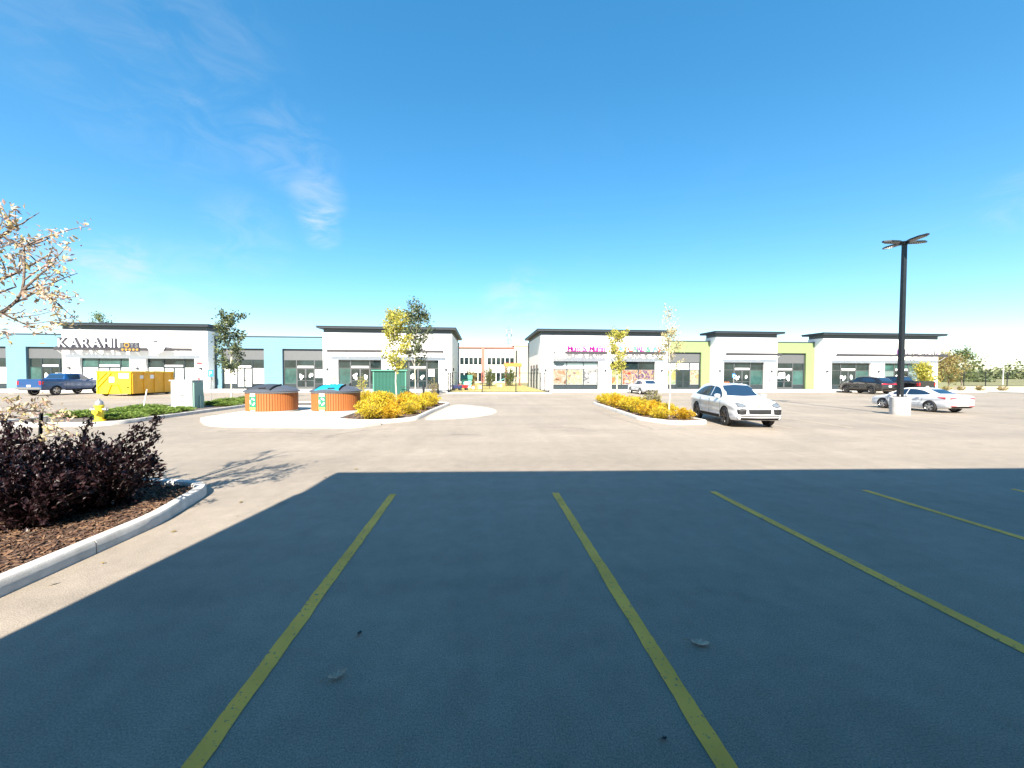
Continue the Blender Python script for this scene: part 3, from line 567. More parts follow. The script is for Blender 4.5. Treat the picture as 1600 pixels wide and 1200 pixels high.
MB().lathe([(0.92, 0), (0.95, 0.02), (0.95, 0.10), (0.92, 0.12)], 32, (-36.5, yc-0.22, 5.15), axis='y').build('disc', 'white_print', S, 30)
MB().lathe([(0.62, 0), (0.62, 0.012)], 28, (-36.5, yc-0.236, 5.15), axis='y').build('disc_ring', 'paper', S)
MB().add([(-36.85, yc-0.25, 5.62), (-36.15, yc-0.25, 5.62), (-36.3, yc-0.25, 5.48), (-36.5, yc-0.25, 5.42), (-36.7, yc-0.25, 5.48)], [(0, 1, 2, 3, 4)]).build('crest', 'letter_dark', S)
[MB().box(-37.05+.17*k, -36.95+.17*k, yc-.252, yc-.24, 5.08, 5.24+.05*(k % 2)).build('lettering_mark', 'cornice_grey', S) for k in range(7)]
S = empty('shop_sign', (0, 0, 0), 0, 'magenta rounded letters reading Mum & Muffin on the canopy', 'sign')
letters('Mum & Muffin', 0.92, 0.14, ['magenta']*4+['purple', 'magenta']+['magenta']*6, S, 10.55, 15.25, yc, 4.90, 0.016)
mm = MB().lathe([(0.62, -0.06), (0.62, 0.06)], 24, (9.6, yc, 4.62), axis='y').build('muffin_mark', 'white_print', S)
MB().add([(9.25, yc-0.08, 5.62), (9.42, yc-0.08, 5.66), (9.62, yc-0.08, 5.12), (9.52, yc-0.08, 5.10)], [(0, 1, 2, 3)]).build('mark_stroke', 'pink', mm); MB().add([(10.05, yc-0.08, 5.55), (10.2, yc-0.08, 5.45), (9.9, yc-0.08, 5.12), (9.8, yc-0.08, 5.14)], [(0, 1, 2, 3)]).build('mark_stroke', 'sky_blue', mm)
MB().box(10.45, 15.3, yc-0.07, yc+0.03, 4.852, 4.90).build('sign_rail', 'magenta', S)
S = empty('shop_sign', (0, 0, 0), 0, 'pastel multicoloured capitals reading DAYCARE & ASC on the canopy', 'sign')
letters('DAYCARE & ASC', 0.95, 0.12, ['coral', 'sky_blue', 'gold', 'coral', 'mint', 'purple', 'pink', 'mint', 'mint', 'mint', 'sky_blue', 'coral', 'sky_blue'], S, 16.35, 22.95, yc, 4.90, 0.02)
MB().box(16.3, 23.0, yc-0.05, yc+0.03, 4.852, 4.90).build('sign_rail', 'canopy_grey', S)
S = empty('shop_sign', (0, 0, 0), 0, 'thin script sign, too small to read, on the last white tower canopy', 'sign')
r_ = random.Random(2)
for k in range(19):
    x = 54.7+.36*k; h_ = .62 if k in (0, 3, 9, 14, 15, 16) else r_.uniform(.22, .34); w_ = r_.uniform(.05, .09)
    MB().bar((x, yc, 4.875), (x+.05, yc, 4.875+h_), w_, .06).bar((x, yc, 4.9), (x+.24, yc, 4.9+r_.uniform(.0, .2)), .06, .05).build('lettering_mark', ('purple', 'white_print', 'grey_print', 'letter_dark')[k % 4], S)
MB().box(54.5, 61.5, yc-0.05, yc+0.03, 4.852, 4.875).build('sign_rail', 'canopy_grey', S)

# ---- the shop behind the camera that throws the big shadow
BB = empty('shop_building', (-4.36, -1.6, 0), R(-2.3), 'dark grey shop building behind the near parking stalls that casts the long shadow', 'building')
BBW = 46.0; BBO = [(2.5, 8.0), (10, 16), (18, 25), (27, 34), (37, 44)]
wall_with_openings(0, BBW, -0.4, 0, 0, 6.95, [(a, b, 3.68) for a, b in BBO], 'low_bounce_charcoal', BB)  # wall colour set dark so the unseen front bounces little light
MB().box(0, 0.3, -14, -0.4, 0, 6.95).box(BBW-0.3, BBW, -14, -0.4, 0, 6.95).box(0.3, BBW-0.3, -14, -13.7, 0, 6.95).box(0.3, BBW-0.3, -13.7, -0.4, 6.3, 6.5).build('wall', 'low_bounce_charcoal', BB)
boxobj('cornice_band', 'cornice_grey', BB, 0.03, BBW-0.06, -13.9, -0.04, 6.95, 7.38); boxobj('cornice', 'cornice_dark', BB, 0.0, BBW+0.6, -14.4, 0.60, 7.38, 7.65)
for x0, x1 in BBO:
    for k in range(3): bay(BB, x0+(x1-x0)*k/3+0.01, x0+(x1-x0)*(k+1)/3-0.01, -0.28, 0.15, [(0.74, 'dark_frame'), (2.68, 'glass'), (3.68, 'glass')], 'alu_frame')
    boxobj('interior_screen', 'reveal', BB, x0+0.02, x1-0.02, -0.4, -0.32, 0.15, 3.68)
boxobj('canopy', 'sky_block_soffit', BB, 0.7, BBW-1, 0.003, 2.45, 3.72, 3.95)  # added canopy, never in view; blocks sky light above the near stalls
# ------------------------------------------------------------------ vehicles
def pchip(xs, ys, x):
    n = len(xs); i = min(n-2, max(0, int(np.searchsorted(xs, x))-1)); h = np.diff(xs); d = np.diff(ys)/h
    def sl(k):
        if k == 0: return d[0]
        if k == n-1: return d[-1]
        return 0.0 if d[k-1]*d[k] <= 0 else 2*d[k-1]*d[k]/(d[k-1]+d[k])
    t = (x-xs[i])/h[i]; a, b = sl(i), sl(i+1)
    return (2*t**3-3*t**2+1)*ys[i]+(t**3-2*t**2+t)*h[i]*a+(-2*t**3+3*t**2)*ys[i+1]+(t**3-t**2)*h[i]*b
def section(zb, zs, wb, zt, wt):
    hgt = zs-zb
    C = [(0, zb), (wb*0.82, zb), (wb*0.955, zb+0.10*hgt), (wb, zb+0.38*hgt), (wb*0.985, zb+0.62*hgt), (wb*0.995, zb+0.80*hgt), (wb*0.945, zs)]
    if zt-zs > 0.12: C += [(wb*0.945*0.45+wt*0.55, zs+(zt-zs)*0.52), (wt, zt-0.045), (wt*0.86, zt-0.008)]
    else: C += [((wb*0.945+wt)/2, zs+(zt-zs)*0.55), (wt, zs+(zt-zs)*0.8), (wt*0.7, zs+(zt-zs)*0.93)]
    C += [(0, zt)]; P = [Vector((y, z)) for y, z in C]; o = []
    for i in range(len(P)-1):
        p0 = P[i-1] if i else Vector((-P[1].x, P[1].y)); p3 = P[i+2] if i+2 < len(P) else Vector((-P[-2].x, P[-2].y)); p1, p2 = P[i], P[i+1]
        for j in range(3):
            t = j/3; k = 0.38; m1 = (p2-p0)*k; m2 = (p3-p1)*k
            o.append((2*t**3-3*t**2+1)*p1+(t**3-2*t**2+t)*m1+(-2*t**3+3*t**2)*p2+(t**3-t**2)*m2)
    return o+[P[-1]]
def hull(stations, nx=64):
    S = np.array(stations, float); xs = S[:, 0]; t = np.linspace(0, 1, nx); xx = xs[0]+(xs[-1]-xs[0])*(0.5-0.5*np.cos(np.pi*t))*0.55+(xs[-1]-xs[0])*t*0.45
    V = []; F = []
    for x in xx:
        sec = section(*[pchip(xs, S[:, k], x) for k in range(1, 6)]); n = len(sec)
        V += [(x, p.x, p.y) for p in sec]+[(x, -p.x, p.y) for p in sec[-2:0:-1]]
    r = 2*n-2
    F = [(i*r+k, i*r+(k+1) % r, (i+1)*r+(k+1) % r, (i+1)*r+k) for i in range(nx-1) for k in range(r)]
    F += [tuple(range(r)), tuple(range(nx*r-1, (nx-1)*r-1, -1))]
    return V, F
class Car:
    def __init__(s, name, label, cat, loc, rz, stations, paint, wheels, tyre, group=None, rim='alloy', scale=1.0, spokes=5):
        s.t = empty(name, loc, rz, label, cat, group); s.t.scale = (scale,)*3
        V, F = hull(stations); s.bvh = BVHTree.FromPolygons(V, F)
        mb = MB().add(V, F); me = mb.mesh([paint, 'trim'], 38); b = link('body', me, s.t); s.body = b
        cut = MB()
        for x, yw in wheels:
            for sg in (-1, 1): cut.lathe([(tyre*1.13, -0.24), (tyre*1.13, 0.24)], 32, (x, sg*(yw-0.02), tyre*1.02), axis='y')
        cm = cut.mesh([paint, 'trim']); cm.polygons.foreach_set('material_index', [1]*len(cm.polygons)); co = link('cut', cm)
        b.parent = None; md = b.modifiers.new('arch', 'BOOLEAN'); md.operation = 'DIFFERENCE'; md.object = co; md.solver = 'EXACT'
        dg = bpy.context.evaluated_depsgraph_get(); dg.update(); nm = bpy.data.meshes.new_from_object(b.evaluated_get(dg)); b.modifiers.clear(); b.data = nm; b.parent = s.t
        nm.set_sharp_from_angle(angle=R(38)); bpy.data.objects.remove(co)
        for x, yw in wheels:
            for sg in (-1, 1):
                w = MB().lathe([(tyre*0.66, -0.02), (tyre*0.66, 0.06)], 20, axis='y').build('wheel', 'trim', s.t); w.location = (x, sg*yw, tyre)
                if sg > 0: w.rotation_euler = (0, 0, math.pi)
                MB().lathe([(tyre*0.68, -0.10), (tyre*0.72, -0.115), (tyre*0.93, -0.115), (tyre*0.99, -0.09), (tyre, -0.05), (tyre, 0.05), (tyre*0.98, 0.09), (tyre*0.7, 0.10)], 32, axis='y', cap=False).build('tyre', 'rubber', w, 40)
                rm = MB().lathe([(tyre*0.70, -0.105), (tyre*0.66, -0.112), (tyre*0.62, -0.09), (tyre*0.62, 0.08), (tyre*0.70, 0.08)], 32, axis='y', cap=False)
                for k in range(spokes):
                    a = 2*math.pi*k/spokes+0.3
                    for da in (-0.16, 0.16): rm.bar((0.06*math.cos(a+da), -0.085, 0.06*math.sin(a+da)), (tyre*0.66*math.cos(a+da*1.3), -0.10, tyre*0.66*math.sin(a+da*1.3)), 0.03, 0.05)
                rm.lathe([(0.07, -0.11), (0.07, -0.05)], 12, axis='y').build('rim', rim, w, 40)
    def pt(s, p, axis, sg, off):
        if axis == 'x': o, d = Vector((sg*9, p[0], p[1])), Vector((-sg, 0, 0))
        elif axis == 'y': o, d = Vector((p[0], sg*9, p[1])), Vector((0, -sg, 0))
        else: o, d = Vector((p[0], p[1], 9)), Vector((0, 0, -1))
        h, n, i, _ = s.bvh.ray_cast(o, d)
        if h is None:
            h, n, i, _ = s.bvh.find_nearest(o+d*7.0)
        if n.dot(d) > 0: n = -n
        return h+n*off
    def decal(s, name, top, bot, axis, sg, m, off=0.006, n=14, k=7, parent=None, smooth=60, thick=0.012):
        A, B = resample(top, n), resample(bot, n); V = []; W = []
        for i in range(k):
            w = i/(k-1)
            for a, b in zip(A, B): V.append(s.pt(a*(1-w)+b*w, axis, sg, off)); W.append(s.pt(a*(1-w)+b*w, axis, sg, off-thick))
        F = [(i*n+j, i*n+j+1, (i+1)*n+j+1, (i+1)*n+j) for i in range(k-1) for j in range(n-1)]; q = k*n
        rim_ = [j for j in range(n)]+[i*n+n-1 for i in range(1, k)]+[(k-1)*n+j for j in range(n-2, -1, -1)]+[i*n for i in range(k-2, 0, -1)]
        F += [(rim_[i], rim_[(i+1) % len(rim_)], rim_[(i+1) % len(rim_)]+q, rim_[i]+q) for i in range(len(rim_))]
        return MB().add(V+W, F).build(name, m, parent or s.t, smooth)
    def both(s, name, top, bot, m, **k):
        return [s.decal(name, top, bot, 'y', sg, m, **k) for sg in (-1, 1)]
    def seam(s, pts, sg, w=0.012):
        s.decal('door_seam', pts, [(x+w, z) for x, z in pts], 'y', sg, 'trim', off=0.003, n=16, k=2, thick=0.004)
    def handle(s, x, z, m):
        for sg in (-1, 1):
            p = s.pt((x, z), 'y', sg, 0.03); o = MB().box(p.x-0.10, p.x+0.10, p.y-0.035, p.y+0.012, p.z-0.018, p.z+0.018).build('door_handle', m, s.t)
    def mirror(s, x, z, y, m):
        for sg in (-1, 1):
            o = MB().lathe([(0.03, -0.12), (0.085, -0.10), (0.10, 0.0), (0.085, 0.10), (0.03, 0.12)], 12, axis='y').build('wing_mirror', m, s.t, 40); o.location = (x, sg*(y+0.10), z); o.scale = (0.75, 1, 0.85)
            MB().box(-0.03, 0.03, -0.2*1 if sg > 0 else 0.06, -0.06 if sg > 0 else 0.2, -0.05, 0.0).build('mirror_arm', 'trim', o)
    def plate(s, x, z, sg, w=0.31, h=0.155, txt=None):
        p = s.pt((0, z), 'x', sg, 0.012); o = MB().box(-0.008, 0.008, -w/2, w/2, -h/2, h/2).build('number_plate', 'plate', s.t); o.location = (p.x+sg*0.008, 0, z)

SUV = [(-2.36, .56, .80, .62, .84, .40), (-2.31, .42, .98, .82, 1.02, .62), (-2.15, .32, 1.04, .91, 1.14, .66), (-1.98, .27, 1.06, .94, 1.27, .64), (-1.6, .25, 1.05, .96, 1.50, .60), (-1.1, .24, 1.03, .965, 1.59, .61), (-.3, .24, 1.03, .96, 1.62, .63), (.3, .24, 1.02, .96, 1.575, .62), (.7, .24, 1.02, .96, 1.40, .66), (1.08, .24, 1.03, .96, 1.15, .74), (1.25, .24, 1.02, .96, 1.10, .75), (1.7, .25, .97, .955, 1.05, .73), (2.05, .27, .90, .935, .98, .68), (2.25, .29, .82, .89, .88, .62), (2.34, .33, .72, .83, .77, .56), (2.38, .40, .62, .74, .66, .45)]
SEDAN = [(-2.34, .5, .72, .60, .74, .4), (-2.29, .36, .92, .80, .95, .62), (-2.1, .27, .985, .87, 1.02, .66), (-1.75, .23, .975, .90, 1.055, .66), (-1.5, .22, .96, .905, 1.13, .61), (-.9, .2, .94, .912, 1.35, .53), (-.3, .2, .92, .915, 1.42, .55), (.2, .2, .91, .915, 1.405, .56), (.6, .2, .91, .912, 1.26, .60), (1.05, .2, .92, .905, .99, .70), (1.3, .2, .885, .895, .93, .68), (1.8, .22, .79, .875, .84, .62), (2.13, .25, .69, .81, .73, .55), (2.29, .3, .60, .68, .63, .45), (2.35, .38, .5, .52, .53, .3)]
PICKUP = [(-2.95, .60, 1.36, .95, 1.385, .86), (-2.90, .50, 1.40, .985, 1.43, .88), (-1.02, .45, 1.40, 1.0, 1.43, .90), (-.95, .45, 1.40, 1.0, 1.52, .84), (-.84, .45, 1.395, 1.0, 1.78, .70), (-.68, .45, 1.39, 1.0, 1.90, .68), (-.4, .45, 1.37, 1.0, 1.945, .69), (.4, .45, 1.34, 1.0, 1.95, .70), (.8, .45, 1.32, 1.0, 1.86, .71), (1.4, .45, 1.31, 1.0, 1.43, .82), (1.58, .45, 1.30, .995, 1.37, .83), (2.3, .46, 1.26, .985, 1.32, .80), (2.75, .48, 1.18, .96, 1.23, .75), (2.92, .52, 1.02, .90, 1.06, .66), (2.96, .6, .9, .82, .93, .55)]

def suv_parts(c, paint, sport=True):
    c.decal('windscreen', [(-.56, 1.535), (0, 1.565), (.56, 1.535)], [(-.74, 1.16), (0, 1.135), (.74, 1.16)], 'x', 1, 'car_glass')
    c.decal('rear_window', [(-.50, 1.50), (0, 1.53), (.50, 1.50)], [(-.60, 1.18), (0, 1.16), (.60, 1.18)], 'x', -1, 'car_glass')
    c.both('side_window', [(.98, 1.095), (.82, 1.22), (.52, 1.41), (.30, 1.475), (.02, 1.50)], [(.98, 1.08), (.6, 1.085), (.02, 1.10)], 'car_glass')
    c.both('side_window', [(-.05, 1.50), (-.5, 1.515), (-1.0, 1.47), (-1.4, 1.34), (-1.62, 1.20)], [(-.05, 1.105), (-.8, 1.12), (-1.62, 1.15)], 'car_glass')
    c.both('window_trim', [(1.02, 1.08), (.3, 1.095), (-.8, 1.12), (-1.66, 1.15)], [(1.02, 1.06), (.3, 1.075), (-.8, 1.10), (-1.66, 1.13)], 'trim', n=24, k=2)
    c.both('sill_trim', [(-.95, .40), (.95, .40)], [(-.95, .28), (.95, .28)], 'trim', n=20, k=3)
    for sg in (-1, 1):
        c.seam([(1.02, .98), (1.03, .45)], sg); c.seam([(-.02, 1.04), (-.02, .42)], sg); c.seam([(-1.0, 1.08), (-.98, .75), (-.75, .45)], sg)
    c.handle(.15, .95, paint); c.handle(-.80, .97, paint); c.mirror(.84, 1.13, .88, paint)
    for sg in (-1, 1):
        y = lambda v: [(sg*a, b) for a, b in v]
        h = c.decal('headlight', y([(.52, .86), (.66, .905), (.82, .925)]), y([(.54, .81), (.66, .775), (.82, .80)]), 'x', 1, 'lamp_glass', off=0.010)
        c.decal('headlight_rim', y([(.50, .87), (.66, .92), (.84, .94)]), y([(.52, .797), (.66, .755), (.84, .785)]), 'x', 1, 'trim', off=0.005)
        c.decal('air_intake', y([(.51, .715), (.70, .725), (.86, .705)]), y([(.54, .52), (.70, .505), (.84, .52)]), 'x', 1, 'trim', off=0.006)
        for z in (.67, .61, .555): c.decal('intake_slat', y([(.56, z+.006), (.82, z+.006)]), y([(.56, z-.006), (.82, z-.006)]), 'x', 1, 'bin_flap', off=0.012, k=2)
        c.decal('tail_light', y([(.30, .97), (.62, .99), (.82, .97)]), y([(.30, .92), (.62, .91), (.82, .89)]), 'x', -1, 'red_lamp', off=0.010)
        c.decal('exhaust', y([(.45, .42), (.62, .42)]), y([(.45, .36), (.62, .36)]), 'x', -1, 'trim', off=0.012)
    c.decal('grille', [(-.45, .705), (0, .715), (.45, .705)], [(-.42, .535), (0, .525), (.42, .535)], 'x', 1, 'trim', off=0.008)
    for z in (.665, .62, .575): c.decal('grille_slat', [(-.42, z+.008), (.42, z+.008)], [(-.42, z-.006), (.42, z-.006)], 'x', 1, 'bin_flap', off=0.013, k=2)
    c.decal('front_lip', [(-.86, .475), (0, .465), (.86, .475)], [(-.84, .44), (0, .43), (.84, .44)], 'x', 1, 'trim', off=0.010, k=3)
    c.decal('front_bumper', [(-.86, .405), (0, .39), (.86, .405)], [(-.82, .32), (0, .315), (.82, .32)], 'x', 1, 'trim', off=0.010, k=4)
    c.decal('crest', [(-.035, .85), (.035, .85)], [(-.025, .79), (.025, .79)], 'x', 1, 'gold', off=0.008, n=4, k=3)
    c.decal('light_bar', [(-.30, .955), (.30, .955)], [(-.30, .925), (.30, .925)], 'x', -1, 'red_lamp', off=0.009, k=3)
    c.decal('rear_bumper', [(-.76, .50), (.76, .50)], [(-.72, .40), (.72, .40)], 'x', -1, 'trim', off=0.008, k=4)
    c.plate(0, .74, -1)
    c.decal('sunroof', [(.12, -.42), (.12, .42)], [(-.7, -.42), (-.7, .42)], 'z', 1, 'car_glass', off=0.004)
def roof_rack(c, x0, x1, y, z):
    for sg in (-1, 1): MB().tube([(x0, sg*y, z-.07), (x0+.12, sg*y, z), (x1-.12, sg*y, z), (x1, sg*y, z-.06)], .016, 6).build('roof_rail', 'galvanised', c.t)

c = Car('white_car', 'white sporty crossover with dark front grille and grey alloy wheels beside yellow shrubs', 'car', (10.68, 15.70, 0), R(-90-8.0), SUV, 'white_car', [(1.42, .85), (-1.38, .86)], .365, rim='dark_alloy'); suv_parts(c, 'white_car'); c.t.scale = (.93, .93, 1.02)
def sedan_parts(c, paint):
    c.decal('windscreen', [(-.50, 1.36), (0, 1.39), (.50, 1.36)], [(-.68, 1.0), (0, .975), (.68, 1.0)], 'x', 1, 'car_glass')
    c.decal('rear_window', [(-1.0, -.43), (-1.0, .43)], [(-1.60, -.54), (-1.62, 0), (-1.60, .54)], 'z', 1, 'car_glass', off=.006)
    c.both('side_window', [(1.0, .97), (.62, 1.17), (.30, 1.29), (.02, 1.325)], [(1.0, .955), (.5, .955), (.02, .97)], 'car_glass')
    c.both('side_window', [(-.04, 1.325), (-.4, 1.32), (-.8, 1.25), (-1.25, 1.08)], [(-.04, .975), (-.6, .99), (-1.25, 1.03)], 'car_glass')
    for sg in (-1, 1): c.seam([(1.02, .92), (1.04, .42)], sg); c.seam([(0, .95), (0, .38)], sg); c.seam([(-.95, .98), (-.95, .7), (-.72, .4)], sg)
    c.handle(.18, .82, paint); c.handle(-.74, .84, paint); c.mirror(.80, .98, .86, paint)
    c.both('crease_shade', [(1.0, .50), (-.9, .56)], [(1.0, .485), (-.9, .545)], 'cabinet', n=18, k=2)  # grey strip draws the shade line of the crease on the doors
    for sg in (-1, 1):
        y = lambda v: [(sg*a, b) for a, b in v]
        c.decal('tail_light', y([(.30, .865), (.60, .89), (.79, .88)]), y([(.30, .845), (.60, .80), (.79, .79)]), 'x', -1, 'red_lamp', off=.010)
        c.decal('tail_light', [(-1.72, .90), (-2.12, .915)], [(-1.80, .855), (-2.12, .80)], 'y', sg, 'red_lamp', off=.008)
        c.decal('reflector', y([(.40, .42), (.76, .44)]), y([(.40, .385), (.74, .395)]), 'x', -1, 'red_lamp', off=.012, k=3)
        c.decal('headlight', y([(.42, .62), (.66, .68)]), y([(.45, .57), (.68, .58)]), 'x', 1, 'lamp_glass', off=.01)
    c.decal('diffuser', [(-.70, .40), (.70, .40)], [(-.60, .30), (.60, .30)], 'x', -1, 'trim', off=.008)
    c.decal('grille', [(-.40, .58), (.40, .58)], [(-.36, .40), (.36, .40)], 'x', 1, 'trim', off=.008); c.plate(0, .56, -1, .32, .16)
    c.decal('boot_lip', [(-2.08, -.66), (-2.08, .66)], [(-2.14, -.66), (-2.14, .66)], 'z', 1, paint, off=.025, k=3, thick=.03)
c = Car('white_sedan', 'white four door sedan with red tail lights parked beside the lamp post', 'car', (24.75, 20.55, 0), R(90), SEDAN, 'white_car', [(1.38, .80), (-1.34, .81)], .325); sedan_parts(c, 'white_car'); c.t.scale = (.92, .92, .94); c.t.location.x = 25.55
c = Car('black_suv', 'glossy black crossover with red rear light bar parked facing the shops', 'car', (43.15, 39.85, 0), R(90), SUV, 'black_car', [(1.42, .85), (-1.38, .86)], .37, rim='dark_alloy', scale=1.04); suv_parts(c, 'black_car'); roof_rack(c, -1.3, .35, .56, 1.66); c.t.scale = (1.07, 1.05, 1.18)
c = Car('white_hatchback', 'white hatchback parked before the poster windows, half hidden by yellow shrubs', 'car', (17.15, 39.6, 0), R(90), SUV, 'white_car', [(1.42, .85), (-1.38, .86)], .35, scale=0.93); suv_parts(c, 'white_car')
def pickup_parts(c, paint, cover):
    c.decal('windscreen', [(-.62, 1.86), (0, 1.90), (.62, 1.86)], [(-.78, 1.42), (0, 1.39), (.78, 1.42)], 'x', 1, 'car_glass')
    c.decal('rear_window', [(-.60, 1.84), (0, 1.86), (.60, 1.84)], [(-.70, 1.50), (.70, 1.50)], 'x', -1, 'car_glass')
    c.both('side_window', [(1.32, 1.40), (1.0, 1.62), (.75, 1.77), (.42, 1.83)], [(1.32, 1.37), (.42, 1.39)], 'car_glass')
    c.both('side_window', [(.34, 1.835), (-.2, 1.83), (-.66, 1.80)], [(.34, 1.395), (-.66, 1.42)], 'car_glass')
    for sg in (-1, 1): c.seam([(1.36, 1.34), (1.38, .55)], sg); c.seam([(.38, 1.37), (.38, .52)], sg); c.seam([(-.66, 1.40), (-.62, .55)], sg); c.seam([(-.98, 1.36), (-.98, .55)], sg, .02)
    c.handle(.55, 1.22, paint); c.handle(-.48, 1.24, paint); c.mirror(1.22, 1.45, 1.0, paint)
    c.decal('bed_cover', [(-1.10, -.82), (-1.10, .82)], [(-2.88, -.82), (-2.88, .82)], 'z', 1, cover, off=.02, thick=.03)
    for sg in (-1, 1):
        y = lambda v: [(sg*a, b) for a, b in v]
        c.decal('tail_light', y([(.78, 1.27), (.925, 1.27)]), y([(.80, .96), (.935, .96)]), 'x', -1, 'red_lamp', off=.012)
        c.decal('tail_light', [(-2.76, 1.25), (-2.90, 1.27)], [(-2.80, .98), (-2.90, .98)], 'y', sg, 'red_lamp', off=.012)
        c.decal('headlight', y([(.56, 1.05), (.80, 1.07)]), y([(.58, .86), (.80, .88)]), 'x', 1, 'lamp_glass', off=.012)
    c.decal('grille', [(-.55, 1.02), (.55, 1.02)], [(-.52, .72), (.52, .72)], 'x', 1, 'trim', off=.01)
    c.decal('tailgate_panel', [(-.72, 1.22), (.72, 1.22)], [(-.70, 1.0), (.70, 1.0)], 'x', -1, paint, off=.014)
    MB().box(-3.10, -2.93, -.92, .92, .56, .74).build('rear_bumper', 'chrome', c.t); c.plate(0, .86, -1); MB().box(-1.0, 1.35, -1.02, -.93, .40, .47).box(-1.0, 1.35, .93, 1.02, .40, .47).build('side_step', 'trim', c.t)
    p = c.pt((0, .86), 'x', -1, 0.02)
c = Car('blue_pickup', 'bright blue crew cab pickup truck with a covered bed beside the yellow skip', 'truck', (-38.6, 39.0, 0), R(90), PICKUP, 'blue_car', [(1.90, .88), (-1.78, .88)], .41); pickup_parts(c, 'blue_car', 'bin_lid')
for x in (-.2, .6): MB().bar((x, -.66, 2.0), (x, .66, 2.0), .06, .04).bar((x, -.62, 1.93), (x, -.62, 2.0), .05, .05).bar((x, .62, 1.93), (x, .62, 2.0), .05, .05).build('roof_bar', 'galvanised', c.t)
MB().lathe([(.09, 0), (.11, .05), (.07, .2), (.03, .26)], 12, (.6, -.3, 2.02)).build('roof_beacon', 'white_paint', c.t, 40)
c = Car('black_pickup', 'black pickup truck with a grey tailgate parked beside the black crossover', 'truck', (46.1, 39.2, 0), R(90), PICKUP, 'black_car', [(1.90, .88), (-1.78, .88)], .41); pickup_parts(c, 'black_car', 'trim')
# ------------------------------------------------------------------ vegetation
leafmat('leaf_pale', [(0.58, 0.47, 0.26), (0.62, 0.53, 0.36), (0.54, 0.40, 0.34), (0.44, 0.28, 0.25), (0.58, 0.50, 0.20), (0.24, 0.16, 0.13)], 0.4)
leafmat('leaf_purple', [(0.008, 0.004, 0.006), (0.018, 0.007, 0.010), (0.014, 0.006, 0.008), (0.030, 0.011, 0.013)], 0.08, 0.42)
leafmat('leaf_yellow', [(0.52, 0.37, 0.015), (0.62, 0.46, 0.02), (0.40, 0.36, 0.03), (0.60, 0.36, 0.015), (0.66, 0.52, 0.05), (0.26, 0.25, 0.03)], 0.35)
leafmat('leaf_orange', [(0.60, 0.36, 0.015), (0.62, 0.43, 0.02), (0.52, 0.27, 0.015), (0.42, 0.35, 0.03)], 0.35)
leafmat('leaf_green', [(0.06, 0.10, 0.03), (0.10, 0.15, 0.05), (0.14, 0.18, 0.06), (0.20, 0.20, 0.07)], 0.35)
leafmat('leaf_darkgreen', [(0.03, 0.055, 0.03), (0.06, 0.09, 0.045), (0.11, 0.14, 0.06), (0.18, 0.19, 0.08)], 0.3)
leafmat('leaf_lime', [(0.36, 0.36, 0.06), (0.50, 0.44, 0.07), (0.26, 0.30, 0.06), (0.56, 0.46, 0.10)], 0.4)
leafmat('leaf_straw', [(0.52, 0.44, 0.22), (0.46, 0.42, 0.16), (0.58, 0.50, 0.30), (0.36, 0.34, 0.14)], 0.4)
leafmat('leaf_juniper', [(0.06, 0.12, 0.02), (0.11, 0.19, 0.03), (0.18, 0.27, 0.05), (0.26, 0.33, 0.07)], 0.25)
leafmat('leaf_wood', [(0.05, 0.08, 0.035), (0.09, 0.12, 0.05), (0.13, 0.15, 0.06), (0.16, 0.17, 0.08)], 0.2)
leafmat('leaf_brown', [(0.26, 0.20, 0.08), (0.32, 0.26, 0.09), (0.22, 0.13, 0.05), (0.18, 0.20, 0.07), (0.36, 0.30, 0.13)], 0.3)
def leaves(C, size, m, name='crown', parent=None, seed=0, droop=0.0, ratio=0.55, upb=0.3, axes=None, fold=0.25, jit=0.45):
    r = np.random.default_rng(seed); C = np.asarray(C, float); n = len(C)
    d = r.normal(size=(n, 3)); d[:, 2] += -droop
    if axes is not None: d = d*0.75+np.asarray(axes)*1.6
    d /= np.linalg.norm(d, axis=1, keepdims=True); q = r.normal(size=(n, 3)); q[:, 2] += upb*2
    w = np.cross(d, q); w /= np.linalg.norm(w, axis=1, keepdims=True)+1e-9; nn = np.cross(w, d)
    s = size*(1+jit*r.uniform(-1, 1, size=(n, 1))); f = fold*s
    b = C-d*s*0.5; t = C+d*s*0.5; m1 = C-d*s*0.05+w*s*ratio*0.5+nn*f*0.5; m2 = C-d*s*0.05-w*s*ratio*0.5+nn*f*0.5
    V = np.stack([b, m1, t, m2], 1).reshape(-1, 3); I = np.arange(n)*4
    me = bpy.data.meshes.new('mesh'); me.vertices.add(4*n); me.vertices.foreach_set('co', V.ravel())
    T = np.stack([I, I+1, I+2, I, I+2, I+3], 1).ravel(); me.loops.add(6*n); me.loops.foreach_set('vertex_index', T.astype(np.int32)); me.polygons.add(2*n); me.polygons.foreach_set('loop_start', (np.arange(2*n)*3).astype(np.int32))
    me.update(calc_edges=True); me.validate(); me.materials.append(MATS[m]); return link(name, me, parent)
